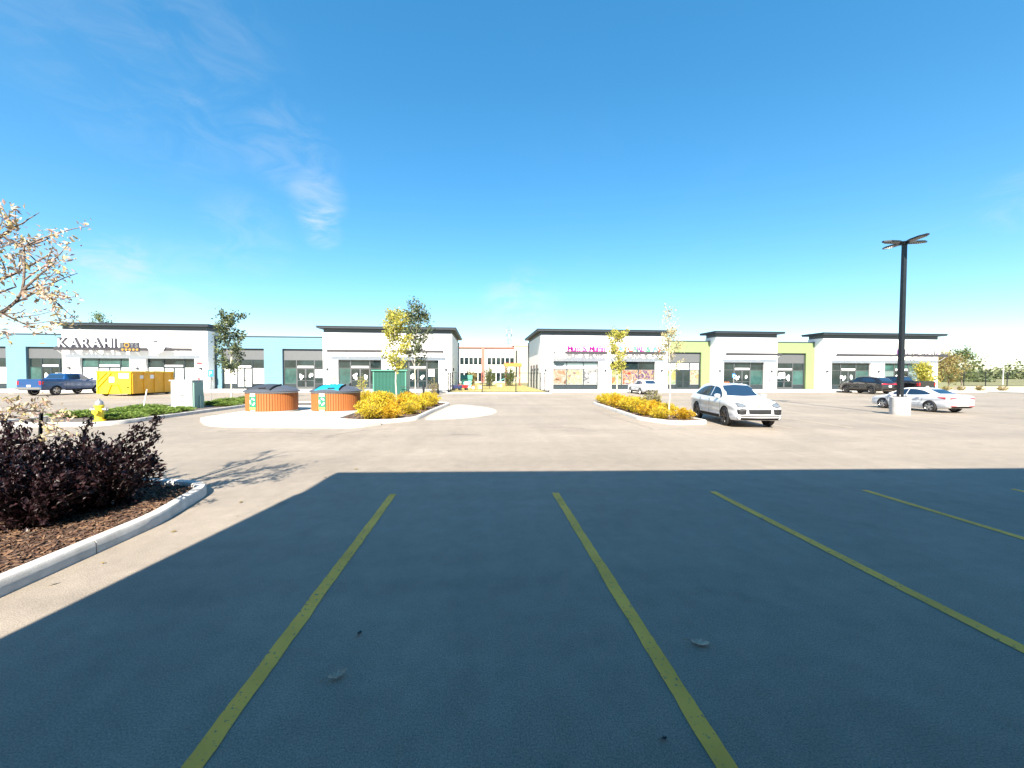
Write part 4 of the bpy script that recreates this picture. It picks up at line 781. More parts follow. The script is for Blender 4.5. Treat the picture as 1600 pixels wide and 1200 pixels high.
def grow(r, start, dirn, length, rad, mb, tips, level, upw=0.25, spread=0.6, kids=4, n=6, wob=0.16):
    # one limb with side shoots; collects points along the thin wood for leaves
    pts = [Vector(start)]; d = Vector(dirn).normalized(); seg = length/n
    for i in range(n):
        d = (d+Vector((r.uniform(-1, 1), r.uniform(-1, 1), r.uniform(-0.6, 1)*0.6))*wob+Vector((0, 0, upw*0.12))).normalized(); pts.append(pts[-1]+d*seg)
    mb.tube(pts, [rad*(1-0.85*i/n)+0.002 for i in range(n+1)], 5 if level else 7, cap=False)
    if level == 0 or rad < 0.012:
        for i in range(1, n+1): tips.append((pts[i], (pts[i]-pts[i-1]).normalized()))
    else:
        for k in range(kids):
            i = r.randint(2, n); a = r.uniform(0, 6.28); ax = Vector((math.cos(a), math.sin(a), r.uniform(-0.2, 0.5))); dd = (pts[min(i, n)]-pts[i-1]).normalized()
            grow(r, pts[i], dd*(1-spread)+ax*spread, length*r.uniform(0.4, 0.65), rad*0.45*(1-0.5*i/n)+0.002, mb, tips, level-1, upw, spread, kids, n, wob)
        for i in range(n-1, n+1): tips.append((pts[i], d))
def tree(name, label, loc, h, z0, rad, seed, lm, bark, leaf, nl, group=None, cr=0.9, limbs=14, spread=0.45, trunk=0.05, shape=None, lean=(0, 0), puff=0.16, bare=0.0):
    t = empty(name, loc, 0, label, 'tree', group); r = random.Random(seed); mb = MB(); tips = []
    pts = [Vector((lean[0]*k/8+r.uniform(-.02, .02)*k, lean[1]*k/8+r.uniform(-.02, .02)*k, h*0.97*k/8)) for k in range(9)]; mb.tube(pts, [trunk*(1-0.93*k/8)+0.003 for k in range(9)], 8)
    tm = MB()
    for i in range(limbs):
        f = (i+0.3)/limbs; z = z0+(h*0.93-z0)*f; k = min(7, int(z/(h*0.97)*8)); w = (z/(h*0.97)*8-k); p = pts[k].lerp(pts[k+1], min(1, w)); a = i*2.4+r.uniform(-.4, .4)
        prof = (shape(f) if shape else (0.35+0.65*math.sin(math.pi*min(1, f*0.9+0.12))))*cr
        grow(r, p, (math.cos(a)*spread*1.6, math.sin(a)*spread*1.6, 1.0), max(0.25, prof/max(.3, spread)*r.uniform(.75, 1.15)), trunk*0.32*(1-0.6*f)+0.004, tm, tips, 1, 0.3, 0.5, 3, 5)
    mb.build('trunk', bark, t, 50); tm.build('limbs', bark, t, 50)
    rr = np.random.default_rng(seed); T = np.array([tuple(p) for p, d in tips]); D = np.array([tuple(d) for p, d in tips])
    keep = rr.random(len(T)) > bare; T, D = T[keep], D[keep]; i = rr.integers(0, len(T), nl); C = T[i]+rr.normal(size=(nl, 3))*puff*np.array([1, 1, .9])
    leaves(C, leaf, lm, 'crown', t, seed, 0.25); return t
def wire_stakes(t, pts, h=1.6):
    for x, y in pts: MB().tube([(x, y, 0), (x, y, h)], 0.025, 6).build('stake', 'wood', t)
tree('young_tree', 'slender dark green young tree staked in the juniper island', (-17.85, 29.0, 0.08), 6.6, 1.5, 1.0, 11, 'leaf_darkgreen', 'pale_bark', 0.17, 2600, cr=0.58, limbs=20, puff=.15)
tree('young_tree', 'tall yellow green young tree rising from the yellow shrubs by the bins', (-5.1, 23.6, 0.08), 5.95, 1.75, 0.8, 12, 'leaf_lime', 'pale_bark', 0.15, 2900, cr=0.56, limbs=20, puff=.12)
tree('young_tree', 'dark green aspen standing behind the yellow young tree near the green shed', (-6.0, 35.6, 0.08), 8.2, 2.2, 1.0, 13, 'leaf_darkgreen', 'pale_bark', 0.20, 3300, cr=0.95, limbs=22, puff=.18)
tree('young_tree', 'leafy lime green young tree before the poster windows', (9.0, 24.9, 0.08), 5.0, 1.9, .5, 14, 'leaf_lime', 'pale_bark', 0.13, 2000, cr=0.42, limbs=16, puff=.11)
tree('young_tree', 'nearly bare straw coloured young tree with a pale trunk by the white car', (8.55, 16.9, 0.08), 5.1, 1.9, .5, 15, 'leaf_straw', 'pale_bark', 0.085, 1250, cr=0.46, limbs=18, puff=.09, trunk=0.035, bare=.15, shape=lambda f: 0.95-0.45*f)
tree('background_tree', 'tall tree whose top shows above the white KARAHI tower', (-58.5, 64.0, 0), 11.0, 3.0, 2, 16, 'leaf_green', 'bark', 0.24, 1300, cr=1.0, limbs=16, trunk=.14, puff=.3)

# ---- the near tree at the left edge: main limbs reach into view, pale autumn leaves in clusters
NT = empty('autumn_tree', (-5.95, 4.22, 0.0), 0, 'sparse autumn tree with pale yellow leaves over the purple shrubs', 'tree'); r = random.Random(5); tb = MB(); lb = MB(); tips = []
tb.tube([(0, 0, 0), (.02, .03, .8), (-.03, .05, 1.6), (.03, 0, 2.5), (0, .05, 3.4), (.05, .1, 4.4), (.05, .12, 5.2)], [.075, .068, .06, .05, .036, .02, .006], 10)
tb.build('trunk', 'bark', NT, 50)
O_ = Vector((-5.75, 4.25, 0.08))
def limb(world, r0, kids=9, klen=.55):
    p = [Vector(q)-O_ for q in world]; P_ = []
    for i in range(len(p)-1):
        a, b, c_, d_ = p[max(0, i-1)], p[i], p[i+1], p[min(len(p)-1, i+2)]
        for j in range(4):
            t = j/4; P_.append(0.5*((2*b)+(c_-a)*t+(2*a-5*b+4*c_-d_)*t*t+(3*b-a-3*c_+d_)*t**3))
    P_.append(p[-1]); n = len(P_); lb.tube(P_, [r0*(1-.8*i/n)+.0025 for i in range(n)], 6, cap=False)
    for k in range(kids):
        i = r.randint(n//3, n-1); dd = (P_[i]-P_[i-1]).normalized(); a = r.uniform(0, 6.28)
        grow(r, P_[i], dd*.5+Vector((math.cos(a), math.sin(a), r.uniform(-.3, .7)))*.7, klen*r.uniform(.5, 1.1), r0*.3, lb, tips, 1, .3, .55, 2, 4, .2)
    tips.append((P_[-1], dd))
limb([(-5.75, 4.25, 1.9), (-5.3, 4.35, 2.35), (-4.9, 4.4, 2.68), (-4.72, 4.4, 2.70), (-4.52, 4.4, 2.92), (-4.49, 4.4, 3.38)], .024, 10)
limb([(-4.72, 4.4, 2.70), (-4.60, 4.42, 2.62), (-4.47, 4.45, 2.55)], .010, 5, .4)
limb([(-4.52, 4.4, 2.92), (-4.36, 4.4, 3.08), (-4.20, 4.4, 3.22)], .010, 5, .4)
limb([(-4.52, 4.4, 2.92), (-4.36, 4.42, 2.90), (-4.22, 4.4, 2.84)], .009, 5, .35)
limb([(-5.75, 4.3, 2.6), (-5.3, 4.4, 3.1), (-4.95, 4.5, 3.4), (-4.66, 4.5, 3.62)], .02, 9, .45)
limb([(-5.75, 4.3, 2.3), (-5.3, 4.6, 2.9), (-5.0, 4.8, 3.2), (-4.75, 4.9, 3.45)], .018, 8, .45)
limb([(-5.75, 4.25, 1.3), (-5.3, 4.5, 1.62), (-4.9, 4.62, 1.60), (-4.6, 4.7, 1.50), (-4.35, 4.7, 1.38)], .018, 6, .34)
limb([(-5.3, 4.5, 1.62), (-4.95, 4.55, 1.66), (-4.62, 4.6, 1.66), (-4.40, 4.6, 1.62)], .012, 5, .26)
limb([(-5.75, 4.25, 1.6), (-5.2, 4.3, 2.1), (-4.95, 4.35, 2.30), (-4.78, 4.3, 2.42)], .014, 5, .35)
for a in range(9):
    an = a*2.39+2.2; z = 1.7+a*.33; q = (1.1-.06*a)*(.55 if a > 4 else 1); limb([(-5.85, 4.25, z), (-5.85+.5*q*math.cos(an), 4.25+.5*q*math.sin(an), z+.35), (-5.85+q*math.cos(an), 4.25+q*math.sin(an), z+.7)], .018, 6, .5 if a < 5 else .3)
lb.build('limbs', 'bark', NT, 50)
rr = np.random.default_rng(4); T = np.array([tuple(p) for p, d in tips]); T = T[rr.random(len(T)) > .48]; i = rr.integers(0, len(T), 3000); leaves(T[i]+rr.normal(size=(3000, 3))*.042, .054, 'leaf_pale', 'leaves', NT, 3, .5, .42, fold=.3)
MB().box(-.02, .02, -.004, .004, 0, 1.40).box(-.003, .003, -.03, .0, 0, 1.40).build('post', 'black_metal', tag(empty('tree_stake', (-6.2, 5.85, 0.08), R(25), 'dark steel tree stake standing among the purple shrubs', 'stake'))).rotation_euler = (R(1), R(3), 0)

# ---- purple leaved shrubs
def shrub(name, label, group, loc, rx, ry, h, seed, lm, stems, leaf, nl, bark='dark_bark', ratio=.5, spikes=(), core=.35, outward=.5):
    t = empty(name, loc, 0, label, 'shrub', group); r = random.Random(seed); mb = MB(); P = []; A = []
    for s in range(stems):
        a = r.uniform(0, 6.28); q = math.sqrt(r.uniform(0.02, 1)); top = Vector((rx*q*math.cos(a), ry*q*math.sin(a), h*(1.0-.45*q*q)*r.uniform(.72, 1.08))); bs = Vector((top.x*.22, top.y*.22, 0)); pts = []
        for k in range(7):
            f = k/6; p = bs.lerp(top, f); p.z = top.z*(f**.85); p += Vector((r.uniform(-.03, .03), r.uniform(-.03, .03), 0)); pts.append(p)
        mb.tube(pts, [.009*(1-.7*k/6)+.002 for k in range(7)], 4, cap=False)
        for k in range(1, 7): P.append((pts[k], (pts[k]-pts[k-1]).normalized(), k/6))
    for sp in spikes:
        pts = [Vector(p) for p in resample(sp, 9)]; mb.tube(pts, [.008*(1-.7*k/8)+.002 for k in range(9)], 4, cap=False)
        for k in range(1, 9): P += [(pts[k], (pts[k]-pts[k-1]).normalized(), 1.0)]*2
    mb.build('stems', bark, t); rr = np.random.default_rng(seed); W = np.array([core+(1-core)*p[2] for p in P]); i = rr.choice(len(P), nl, p=W/W.sum()); T = np.array([tuple(p[0]) for p in P])[i]; D = np.array([tuple(p[1]) for p in P])[i]
    sc = np.where(np.array([p[2] for p in P])[i] >= 1.0, .5, 1.0)[:, None]; C = T+rr.normal(size=(nl, 3))*np.array([rx, ry, h])*.10*sc; C[:, 2] = np.maximum(C[:, 2], .03)
    od = C.copy(); od[:, 2] *= .5; od /= np.linalg.norm(od, axis=1, keepdims=True)+1e-6
    leaves(C, leaf, lm, 'foliage', t, seed, 0, ratio, .5, axes=D*.4+od*outward); return t
PL = 'dense dark purple leaved shrub in the bark mulch behind the near kerb'; PG = 'purple shrubs in the near bed'
shrub('purple_shrub', 'dark purple shrub with two long arching shoots at the kerb end', None, (-5.35, 5.92, .08), .62, .60, .92, 21, 'leaf_purple', 90, .062, 6500, spikes=([(.1, 0, .5), (.35, .1, .95), (.55, .2, 1.22)], [(.05, 0, .5), (.22, .05, .9), (.33, .12, 1.12)], [(.1, .1, .5), (.4, .15, .8), (.52, .2, .98)]))
for k, (x, y, rx, h) in enumerate(((-6.05, 5.55, .62, .92), (-5.55, 5.2, .5, .78), (-6.75, 5.35, .62, .95), (-6.95, 6.15, .7, 1.0), (-7.9, 6.3, .7, 1.0), (-6.2, 6.4, .6, .95), (-7.6, 5.2, .7, .9))):
    shrub('purple_shrub', PL, PG, (x, y, .08), rx, rx*.95, h, 30+k, 'leaf_purple', 80, .062, 5200, spikes=([(0, 0, .4), (.03, .05, h), (.02+.1*(k % 3-1), .08, h+.22)],))
shrub('green_shrub', 'small grey green shrub poking out between the purple shrubs', None, (-6.6, 5.0, .08), .36, .34, .92, 29, 'leaf_green', 40, .05, 2200)

# ---- golden shrubs: two alike beds, a few meshes shared between the copies
def yellow_protos(label, group):
    a = shrub('golden_shrub', label, group, (0, 0, -50), .82, .78, .98, 41, 'leaf_yellow', 90, .085, 4200, 'bark', .5)
    b = shrub('golden_shrub', 'orange tinted '+label, group, (0, 0, -50), .75, .8, .90, 42, 'leaf_orange', 80, .085, 3800, 'bark', .5)
    c_ = shrub('golden_shrub', label, group, (0, 0, -50), .9, .8, 1.05, 43, 'leaf_yellow', 80, .085, 4200, 'bark', .5)
    return [a, b, c_]
def place_all(protos, spots):
    used = set()
    for i, (x, y, s, k) in enumerate(spots):
        o = protos[k] if k not in used else copy_tree(protos[k]); used.add(k); o.location = (x, y, .08); o.scale = (s, s, s*(.82+.06*(i % 3))); o.rotation_euler = (0, 0, i*1.7)
PA = yellow_protos('golden shrub in the kerbed mulch bed beside the round bins', 'golden shrubs beside the bins')
place_all(PA, [(-4.65, 16.75, .78, 0), (-3.85, 16.75, .68, 1), (-5.05, 18.2, .85, 2), (-4.25, 18.3, .75, 1), (-3.4, 18.5, .72, 0), (-5.35, 20.2, .9, 0), (-4.4, 20.4, .9, 1), (-3.4, 20.6, .85, 2), (-5.4, 22.3, .9, 2), (-4.2, 22.8, .9, 0), (-3.15, 22.9, .85, 0), (-4.7, 24.8, .95, 1), (-3.3, 24.7, .9, 2), (-6.3, 24.6, .95, 0), (-7.3, 25.0, .85, 2)])
PB = yellow_protos('golden shrub in the kerbed island beside the white crossover', 'golden shrubs beside the white crossover')
place_all(PB, [(7.75, 16.1, .62, 0), (8.75, 16.0, .62, 1), (7.75, 17.3, .72, 1), (8.7, 17.4, .72, 0), (7.9, 18.7, .8, 2), (8.75, 18.9, .75, 1), (8.0, 20.2, .85, 0), (8.8, 20.5, .75, 2), (8.05, 21.8, .85, 1), (8.85, 22.1, .8, 0), (8.2, 23.4, .85, 2), (8.7, 24.0, .8, 1), (8.3, 25.2, .8, 0)])
shrub('dull_shrub', 'straw coloured shrub among the golden shrubs behind the pale trunk', None, (9.0, 19.6, .08), .5, .5, 1.15, 44, 'leaf_straw', 40, .08, 2400, 'bark')
shrub('wispy_shrub', 'thin brown wispy shrub by the black bollard', None, (-4.2, 33.5, .05), .5, .5, 1.6, 46, 'leaf_brown', 22, .09, 500, 'bark')
shrub('wispy_shrub', 'thin green wispy sapling beside the green shed', None, (-8.9, 29.5, .05), .4, .4, 2.0, 47, 'leaf_lime', 18, .10, 420, 'bark')
shrub('wispy_shrub', 'small leafy sapling between the bins and the shed', None, (-11.3, 30.5, .05), .35, .35, 1.9, 48, 'leaf_lime', 16, .10, 380, 'bark')
# ---- spreading junipers in the left island
def juniper(loc, s, rz, proto=[None]):
    if proto[0] is None:
        proto[0] = shrub('juniper', 'low spreading bright green juniper in the island by the hydrant', 'junipers in the left island', loc, 1.0, .85, .42, 51, 'leaf_juniper', 110, .13, 4200, 'bark', .22, core=.6, outward=1.2); o = proto[0]
    else: o = copy_tree(proto[0])
    o.location = loc; o.scale = (s, s, s*.72); o.rotation_euler = (0, 0, rz)
for k, (x, y, s) in enumerate(((-14.95, 17.2, .9), (-15.9, 18.2, 1.1), (-14.9, 18.9, .95), (-16.6, 19.9, 1.1), (-15.1, 20.3, .9), (-17.3, 18.0, 1.0), (-17.4, 21.3, 1.0), (-14.8, 23.6, .85), (-15.9, 24.6, 1.0), (-14.8, 26.0, .9), (-16.6, 26.8, 1.0), (-15.0, 28.2, .9), (-15.6, 30.2, .9), (-17.2, 30.3, .9))): juniper((x, y, .08), s, k*1.3)
# ---- bushes and trees at the far right
for k, (x, y, h, w, lm, lab) in enumerate(((57.6, 45.6, 3.3, .6, 'leaf_lime', 'pale green sapling in front of the last white tower'), (69.3, 53.5, 4.6, 1.5, 'leaf_brown', 'brown green bushy tree next to the last white tower'), (73.0, 54.5, 4.3, 1.5, 'leaf_brown', 'rust tinted bushy tree, middle one of the clump'), (76.6, 55.5, 5.6, 1.6, 'leaf_green', 'tallest greener tree at the right end of the clump'))):
    tree('bushy_tree', lab, (x, y, 0), h, .5, w, 60+k, lm, 'bark', .24, 2200, cr=w, limbs=16, spread=.6, trunk=.07, puff=.3)
def mass(name, label, spots, lm, leaf, n, seed, cat):
    rr = np.random.default_rng(seed); C = []
    for x, y, w, d, h in spots:
        q = rr.normal(size=(n, 3)); q /= np.linalg.norm(q, axis=1, keepdims=True); q *= rr.random((n, 1))**.33; q[:, 2] = np.abs(q[:, 2]); C.append(q*np.array([w, d, h])*(1+.18*rr.normal(size=(n, 1)))+np.array([x, y, 0]))
    return tag(leaves(np.concatenate(C), leaf, lm, name, None, seed), label, cat, kind='stuff')
rr = random.Random(3)
mass('far_wood', 'far off green wood along the right horizon', [(150+14*k+rr.uniform(-5, 5), 100+rr.uniform(-8, 40), 12, 8, rr.uniform(4.5, 7.0)) for k in range(22)], 'leaf_wood', 1.0, 900, 71, 'wood')
mass('far_wood', 'distant low tree line behind the far right wood', [(230+26*k, 220+rr.uniform(-8, 40), 24, 10, rr.uniform(8, 13)) for k in range(18)], 'leaf_wood', 2.0, 500, 72, 'wood')
rr2 = np.random.default_rng(8)
for k, (x, y) in enumerate(((58.5, 43.9), (61.0, 44.2), (63.5, 44.1), (66.5, 43.9), (71, 44.2), (76, 44.3))):
    shrub('dry_weed', 'dry orange brown weed clump along the low roadside wall', 'weeds along the low wall', (x, y, 0), .7, .4, .75, 80+k, 'leaf_brown', 30, .12, 500, 'bark')
for k, (x, y, h) in enumerate(((1.2, 62.0, 2.9), (4.6, 63.5, 3.1), (-1.5, 60.0, 2.6))):
    shrub('playground_shrub', ('round green shrub at the middle of the playground', 'round green shrub by the red slide frame', 'brownish shrub beside the mint play panel')[k], None, (x, y, .05), 1.1, 1.0, h, 90+k, ('leaf_green', 'leaf_green', 'leaf_brown')[k], 60, .2, 1500, 'bark')
# ------------------------------------------------------------------ street furniture and other things
# ---- deep collection bins with timber cladding
def bin_(loc, label, flap, rz):
    t = empty('waste_bin', loc, rz, label, 'bin', 'round timber clad bins on the concrete pad')
    MB().lathe([(1.08, 0.0), (1.08, 0.98), (1.10, 1.0)], 48).build('drum', 'trim', t); MB().lathe([(1.15, 0.0), (1.15, 0.075), (1.10, 0.08)], 48).build('base_ring', 'concrete', t, 40)
    sm = None; n = 62
    for k in range(n):
        a = 2*math.pi*k/n
        if sm is None:
            o = bevel(MB().box(1.095, 1.135, -.049, .049, .085, .93).build('slat', 'bin_slat', t), .008, 1); sm = o.data
        else: o = link('slat', sm, t)
        o.rotation_euler = (0, 0, a)
    MB().lathe([(1.10, .935), (1.145, .94), (1.15, .99), (1.10, 1.0)], 48).build('top_ring', 'pale_wall', t, 40)
    lid = MB().lathe([(1.10, .985), (1.22, 1.0), (1.235, 1.03), (1.20, 1.06), (1.02, 1.14), (.75, 1.24), (.45, 1.305), (.2, 1.325), (.01, 1.33)], 48).build('lid', 'bin_lid', t, 35)
    V = []; F = []
    def zl(rr_): return float(np.interp(rr_, [0, .2, .45, .75, 1.02, 1.2], [1.33, 1.325, 1.305, 1.24, 1.14, 1.06]))
    for i in range(7):
        for j in range(7):
            x = -.50+1.0*j/6+(i/6-.5)*(-.02)*(j-3); y = -1.02+.98*i/6; V.append((x*(1+.10*(1-i/6)), y, zl(min(1.2, math.hypot(x, y)))+.045))
    F = [(i*7+j, i*7+j+1, (i+1)*7+j+1, (i+1)*7+j) for i in range(6) for j in range(6)]; W = [(a, b, c_-.06) for a, b, c_ in V]; q = 49
    rim_ = list(range(7))+[i*7+6 for i in range(1, 7)]+[42+j for j in range(5, -1, -1)]+[i*7 for i in range(5, 0, -1)]
    F += [(rim_[i], rim_[(i+1) % 24], rim_[(i+1) % 24]+q, rim_[i]+q) for i in range(24)]
    fl = MB().add(V+W, F).build('flap', flap, t, 50)
    for sg in (-1, 1): MB().tube([(sg*.56, -1.0, zl(1.15)+.03), (sg*.53, -.6, zl(.8)+.05), (sg*.50, -.05, zl(.5)+.05)], .035, 6).build('flap_rib', 'trim', t)
    MB().bar((.05, -1.0, 1.19), (.35, -1.0, 1.20), .08, .04).build('flap_handle', 'trim', fl)
    # recycling notice on the cladding
    a0 = -.17; s = MB()
    def arc(z0, z1, w0, w1, off, m, nm):
        VV = []; k = 6
        for j in range(k+1):
            a = -math.pi/2+a0+w0+(w1-w0)*j/k; r_ = 1.137+off; VV += [(r_*math.cos(a), r_*math.sin(a), z0), (r_*math.cos(a), r_*math.sin(a), z1)]
        return MB().add(VV, [(2*j, 2*j+2, 2*j+3, 2*j+1) for j in range(k)]).build(nm, m, t)
    arc(.17, .88, -.165, .165, .006, 'sign_green', 'notice'); arc(.80, .86, -.12, .12, .010, 'white_print', 'notice_line'); arc(.19, .29, -.14, .14, .010, 'lime', 'notice_line')
    for k in range(3):
        a = 2*math.pi*k/3+.5; VV = []
        for j in range(7):
            an = a+j*.22
            for rr_ in (.095, .155):
                w = rr_*math.cos(an)/1.14; an2 = -math.pi/2+a0+w; r_ = 1.147; VV.append((r_*math.cos(an2), r_*math.sin(an2), .55+rr_*1.15*math.sin(an)))
        MB().add(VV, [(2*j, 2*j+2, 2*j+3, 2*j+1) for j in range(6)]).build('recycling_arrow', 'white_print', t)
    for z in (.11, .905): arc(z, z+.04, -.12, .12, .006, 'white_print', 'notice_line')
bin_((-10.42, 20.1, .11), 'round timber clad bin with an all grey domed lid', 'bin_flap', R(-8)); bin_((-7.33, 20.1, .11), 'round timber clad bin with a bright blue lid flap', 'bin_blue', R(-4))

# ---- lamp post with four flat heads
t = empty('lamp_post', (21.62, 18.2, 0), R(-6), 'tall black square lamp post with four flat heads on a concrete base', 'lamp post')
MB().lathe([(.40, 0), (.40, .88), (.37, .91)], 32).build('base', 'kerb_concrete', t, 40); MB().box(-.2, .2, -.2, .2, .91, .935).build('base_plate', 'black_metal', t)
for x, y in ((-.16, -.16), (.16, -.16), (-.16, .16), (.16, .16)): MB().lathe([(.03, .935), (.03, .99), (.02, 1.02)], 8, (x, y, 0)).build('anchor_bolt', 'galvanised', t)
b = MB(); b.add([(-.095, -.095, .935), (.095, -.095, .935), (.095, .095, .935), (-.095, .095, .935), (-.075, -.075, 8.8), (.075, -.075, 8.8), (.075, .075, 8.8), (-.075, .075, 8.8)], [(0, 3, 2, 1), (4, 5, 6, 7), (0, 1, 5, 4), (1, 2, 6, 5), (2, 3, 7, 6), (3, 0, 4, 7)]); b.build('pole', 'black_metal', t)
MB().box(-.13, .13, -.13, .13, 8.72, 8.88).build('pole_top', 'black_metal', t)
for k in range(4):
    h = MB().prism([(.16, -.09), (.42, -.19), (.85, -.19), (1.12, -.06), (1.12, .06), (.85, .19), (.42, .19), (.16, .09)], -.03, .035).prism([(.08, -.05), (.2, -.05), (.2, .05), (.08, .05)], -.05, .0).build('lamp_head', 'black_metal', t); h.location = (0, 0, 8.83); h.rotation_euler = (0, R(-2), R(2+90*k))
    for i in range(5):
        for j in (-1, 0, 1): MB().box(.42+.12*i-.035, .42+.12*i+.035, j*.10-.03, j*.10+.03, -.036, -.0305).build('led', 'lamp_glass', h)

# ---- yellow roll-off skip
t = empty('skip', (-31.5, 38.0, 0), 0, 'open topped yellow roll off skip with braced end beside the pickup', 'skip')
x0, x1, y0, y1, z0, z1 = -1.35, 1.35, -2.3, 2.25, .2, 2.15
MB().box(x0, x1, y0, y0+.06, z0, z1).build('end_panel', 'skip_yellow', t); MB().box(x0, x1, y1-.06, y1, z0, z1).build('end_panel', 'skip_yellow', t)
MB().box(x0, x0+.05, y0+.06, y1-.06, z0, z1).build('side_panel', 'skip_yellow_shaded', t); MB().box(x1-.05, x1, y0+.06, y1-.06, z0, z1).build('side_panel', 'skip_yellow_shaded', t); MB().box(x0+.05, x1-.05, y0+.06, y1-.06, z0, z0+.08).build('floor', 'skip_yellow_shaded', t)  # orange is the yellow paint with the flanks' shade put into its colour
for yy in (y0+.06, y0+1.2, y0+2.3, y0+3.4, y1-.16): MB().box(x1, x1+.06, yy, yy+.10, z0, z1-.12).build('side_rib', 'skip_yellow_shaded', t)
MB().box(x0-.05, x1+.08, y0-.07, y0+.0, z1-.10, z1+.03).box(x1, x1+.08, y0, y1, z1-.10, z1+.03).box(x0-.05, x0, y0, y1, z1-.10, z1+.03).build('top_rail', 'skip_yellow', t)
for xx in (x0, x1-.10): MB().box(xx, xx+.10, y0-.09, y0-.001, z0, z1-.1).build('end_post', 'skip_yellow', t)
MB().bar((x0+.1, y0-.05, .85), (-.25, y0-.05, 2.02), .10, .14).bar((x0+.1, y0-.05, 1.35), (-.62, y0-.05, 2.02), .08, .09).build('brace', 'skip_yellow', t)
MB().bar((-.55, y0-.06, .2), (-.25, y0-.06, 1.0), .10, .10).bar((.55, y0-.06, .2), (.25, y0-.06, 1.0), .10, .10).bar((-.25, y0-.06, 1.0), (.25, y0-.06, 1.0), .10, .08).build('hook_frame', 'skip_yellow', t)
MB().box(.35, 1.15, y0-.012, y0-.002, 1.55, 1.98).build('notice', 'white_print', t); MB().box(-.42, -.02, y0-.012, y0-.002, 1.2, 1.65).build('notice', 'white_print', t); MB().box(x1+.002, x1+.012, -.4, .15, 1.5, 1.85).build('notice', 'white_print', t); MB().box(x1+.002, x1+.012, -1.45, -1.1, 1.5, 1.8).build('notice', 'paper', t); MB().box(1.0, 1.15, y0-.05, y0-.002, .72, .8).build('latch', 'trim', t)
for x in (-1.0, 1.0):
    for y in (y0+.35, y1-.35): MB().lathe([(.1, -.10), (.1, .10)], 14, (x, y, .10), axis='y').build('roller', 'trim', t)
MB().box(-1.1, -.95, y0+.1, y1-.1, .1, .2).box(.95, 1.1, y0+.1, y1-.1, .1, .2).build('runner', 'trim', t)
# ---- hydrant
t = empty('fire_hydrant', (-15.05, 16.4, .08), R(10), 'yellow fire hydrant with a white bonnet at the island end', 'hydrant')
MB().lathe([(.19, 0), (.19, .05), (.14, .06), (.13, .12), (.13, .58), (.155, .60), (.155, .64), (.13, .65)], 20).build('barrel', 'hydrant_yellow', t, 40); MB().lathe([(.135, .65), (.14, .70), (.11, .79), (.05, .84), (.035, .84), (.035, .90), (.01, .90)], 16).build('bonnet', 'galvanised', t, 40)
for a in (0, math.pi): 
    o = MB().lathe([(.055, .10), (.055, .2), (.075, .2), (.075, .25), (.03, .25), (.03, .29)], 12, axis='y').build('side_outlet', 'galvanised', t, 40); o.rotation_euler = (0, 0, a+math.pi/2); o.location = (0, 0, .47)
o = MB().lathe([(.075, .10), (.075, .18), (.10, .18), (.10, .24), (.03, .24), (.03, .28)], 14, axis='y').build('front_outlet', 'hydrant_yellow', t, 40); o.rotation_euler = (0, 0, math.pi); o.location = (0, 0, .40)
# ---- utility cabinet and white marker
t = empty('utility_cabinet', (-15.9, 22.15, .08), 0, 'tall pale grey green utility cabinet standing in the juniper island', 'cabinet')
bevel(MB().box(-.50, .55, -.42, .42, 0, 1.5).build('body', 'cabinet', t), .012, 1); MB().box(-.58, .58, -.45, .45, 1.5, 1.56).build('lid', 'cabinet', t); MB().box(-.50, .50, -.432, -.422, .08, 1.44).build('door', 'cabinet', t); MB().box(-.02, .14, -.45, -.433, .70, .74).build('latch', 'trim', t); MB().box(.552, .60, -.35, .35, .05, 1.45).build('side_panel', 'cabinet_shade_green', t); MB().box(.602, .66, .0, .3, 0, .7).build('cable_box', 'cabinet_shade_green', t)  # side panel: shade of the cabinet's right face put into its colour
t = empty('marker_stake', (-16.9, 20.6, .08), 0, 'leaning thin white marker stake among the junipers', 'stake'); MB().tube([(0, 0, 0), (.22, 0, 1.1)], .025, 6).build('stake', 'white_paint', t)
# ---- small parking sign by the young tree
def psign(name, loc, label, h=1.5):
    t = empty(name, loc, 0, label, 'sign'); MB().tube([(0, 0, 0), (0, 0, h+.45)], .028, 6).build('post', 'galvanised', t); MB().box(-.2, .2, -.045, -.03, h, h+.5).build('sign_plate', 'blue_sign', t)
    o = text_obj('P', .42, .004, 'white_print', t, 'sign_letter'); o.location = (-.12, -.05, h+.10)
psign('parking_sign', (-20.2, 30.5, 0), 'blue parking sign on a thin post near the staked tree', 1.75); psign('parking_sign', (31.6, 45.9, .15), 'blue parking sign at the glass door behind the white car', 1.55)
# ---- orange rack
t = empty('bike_rack', (30.4, 45.6, .15), 0, 'small orange looped bicycle rack against the white tower', 'rack')
for k in range(3): x = -.45+.32*k; MB().tube([(x, 0, 0), (x, 0, .85+.1*k % .2), (x+.06, 0, 1.0), (x+.18, 0, 1.0), (x+.24, 0, .85), (x+.24, 0, 0)], .03, 6).build('loop', 'orange_paint', t)
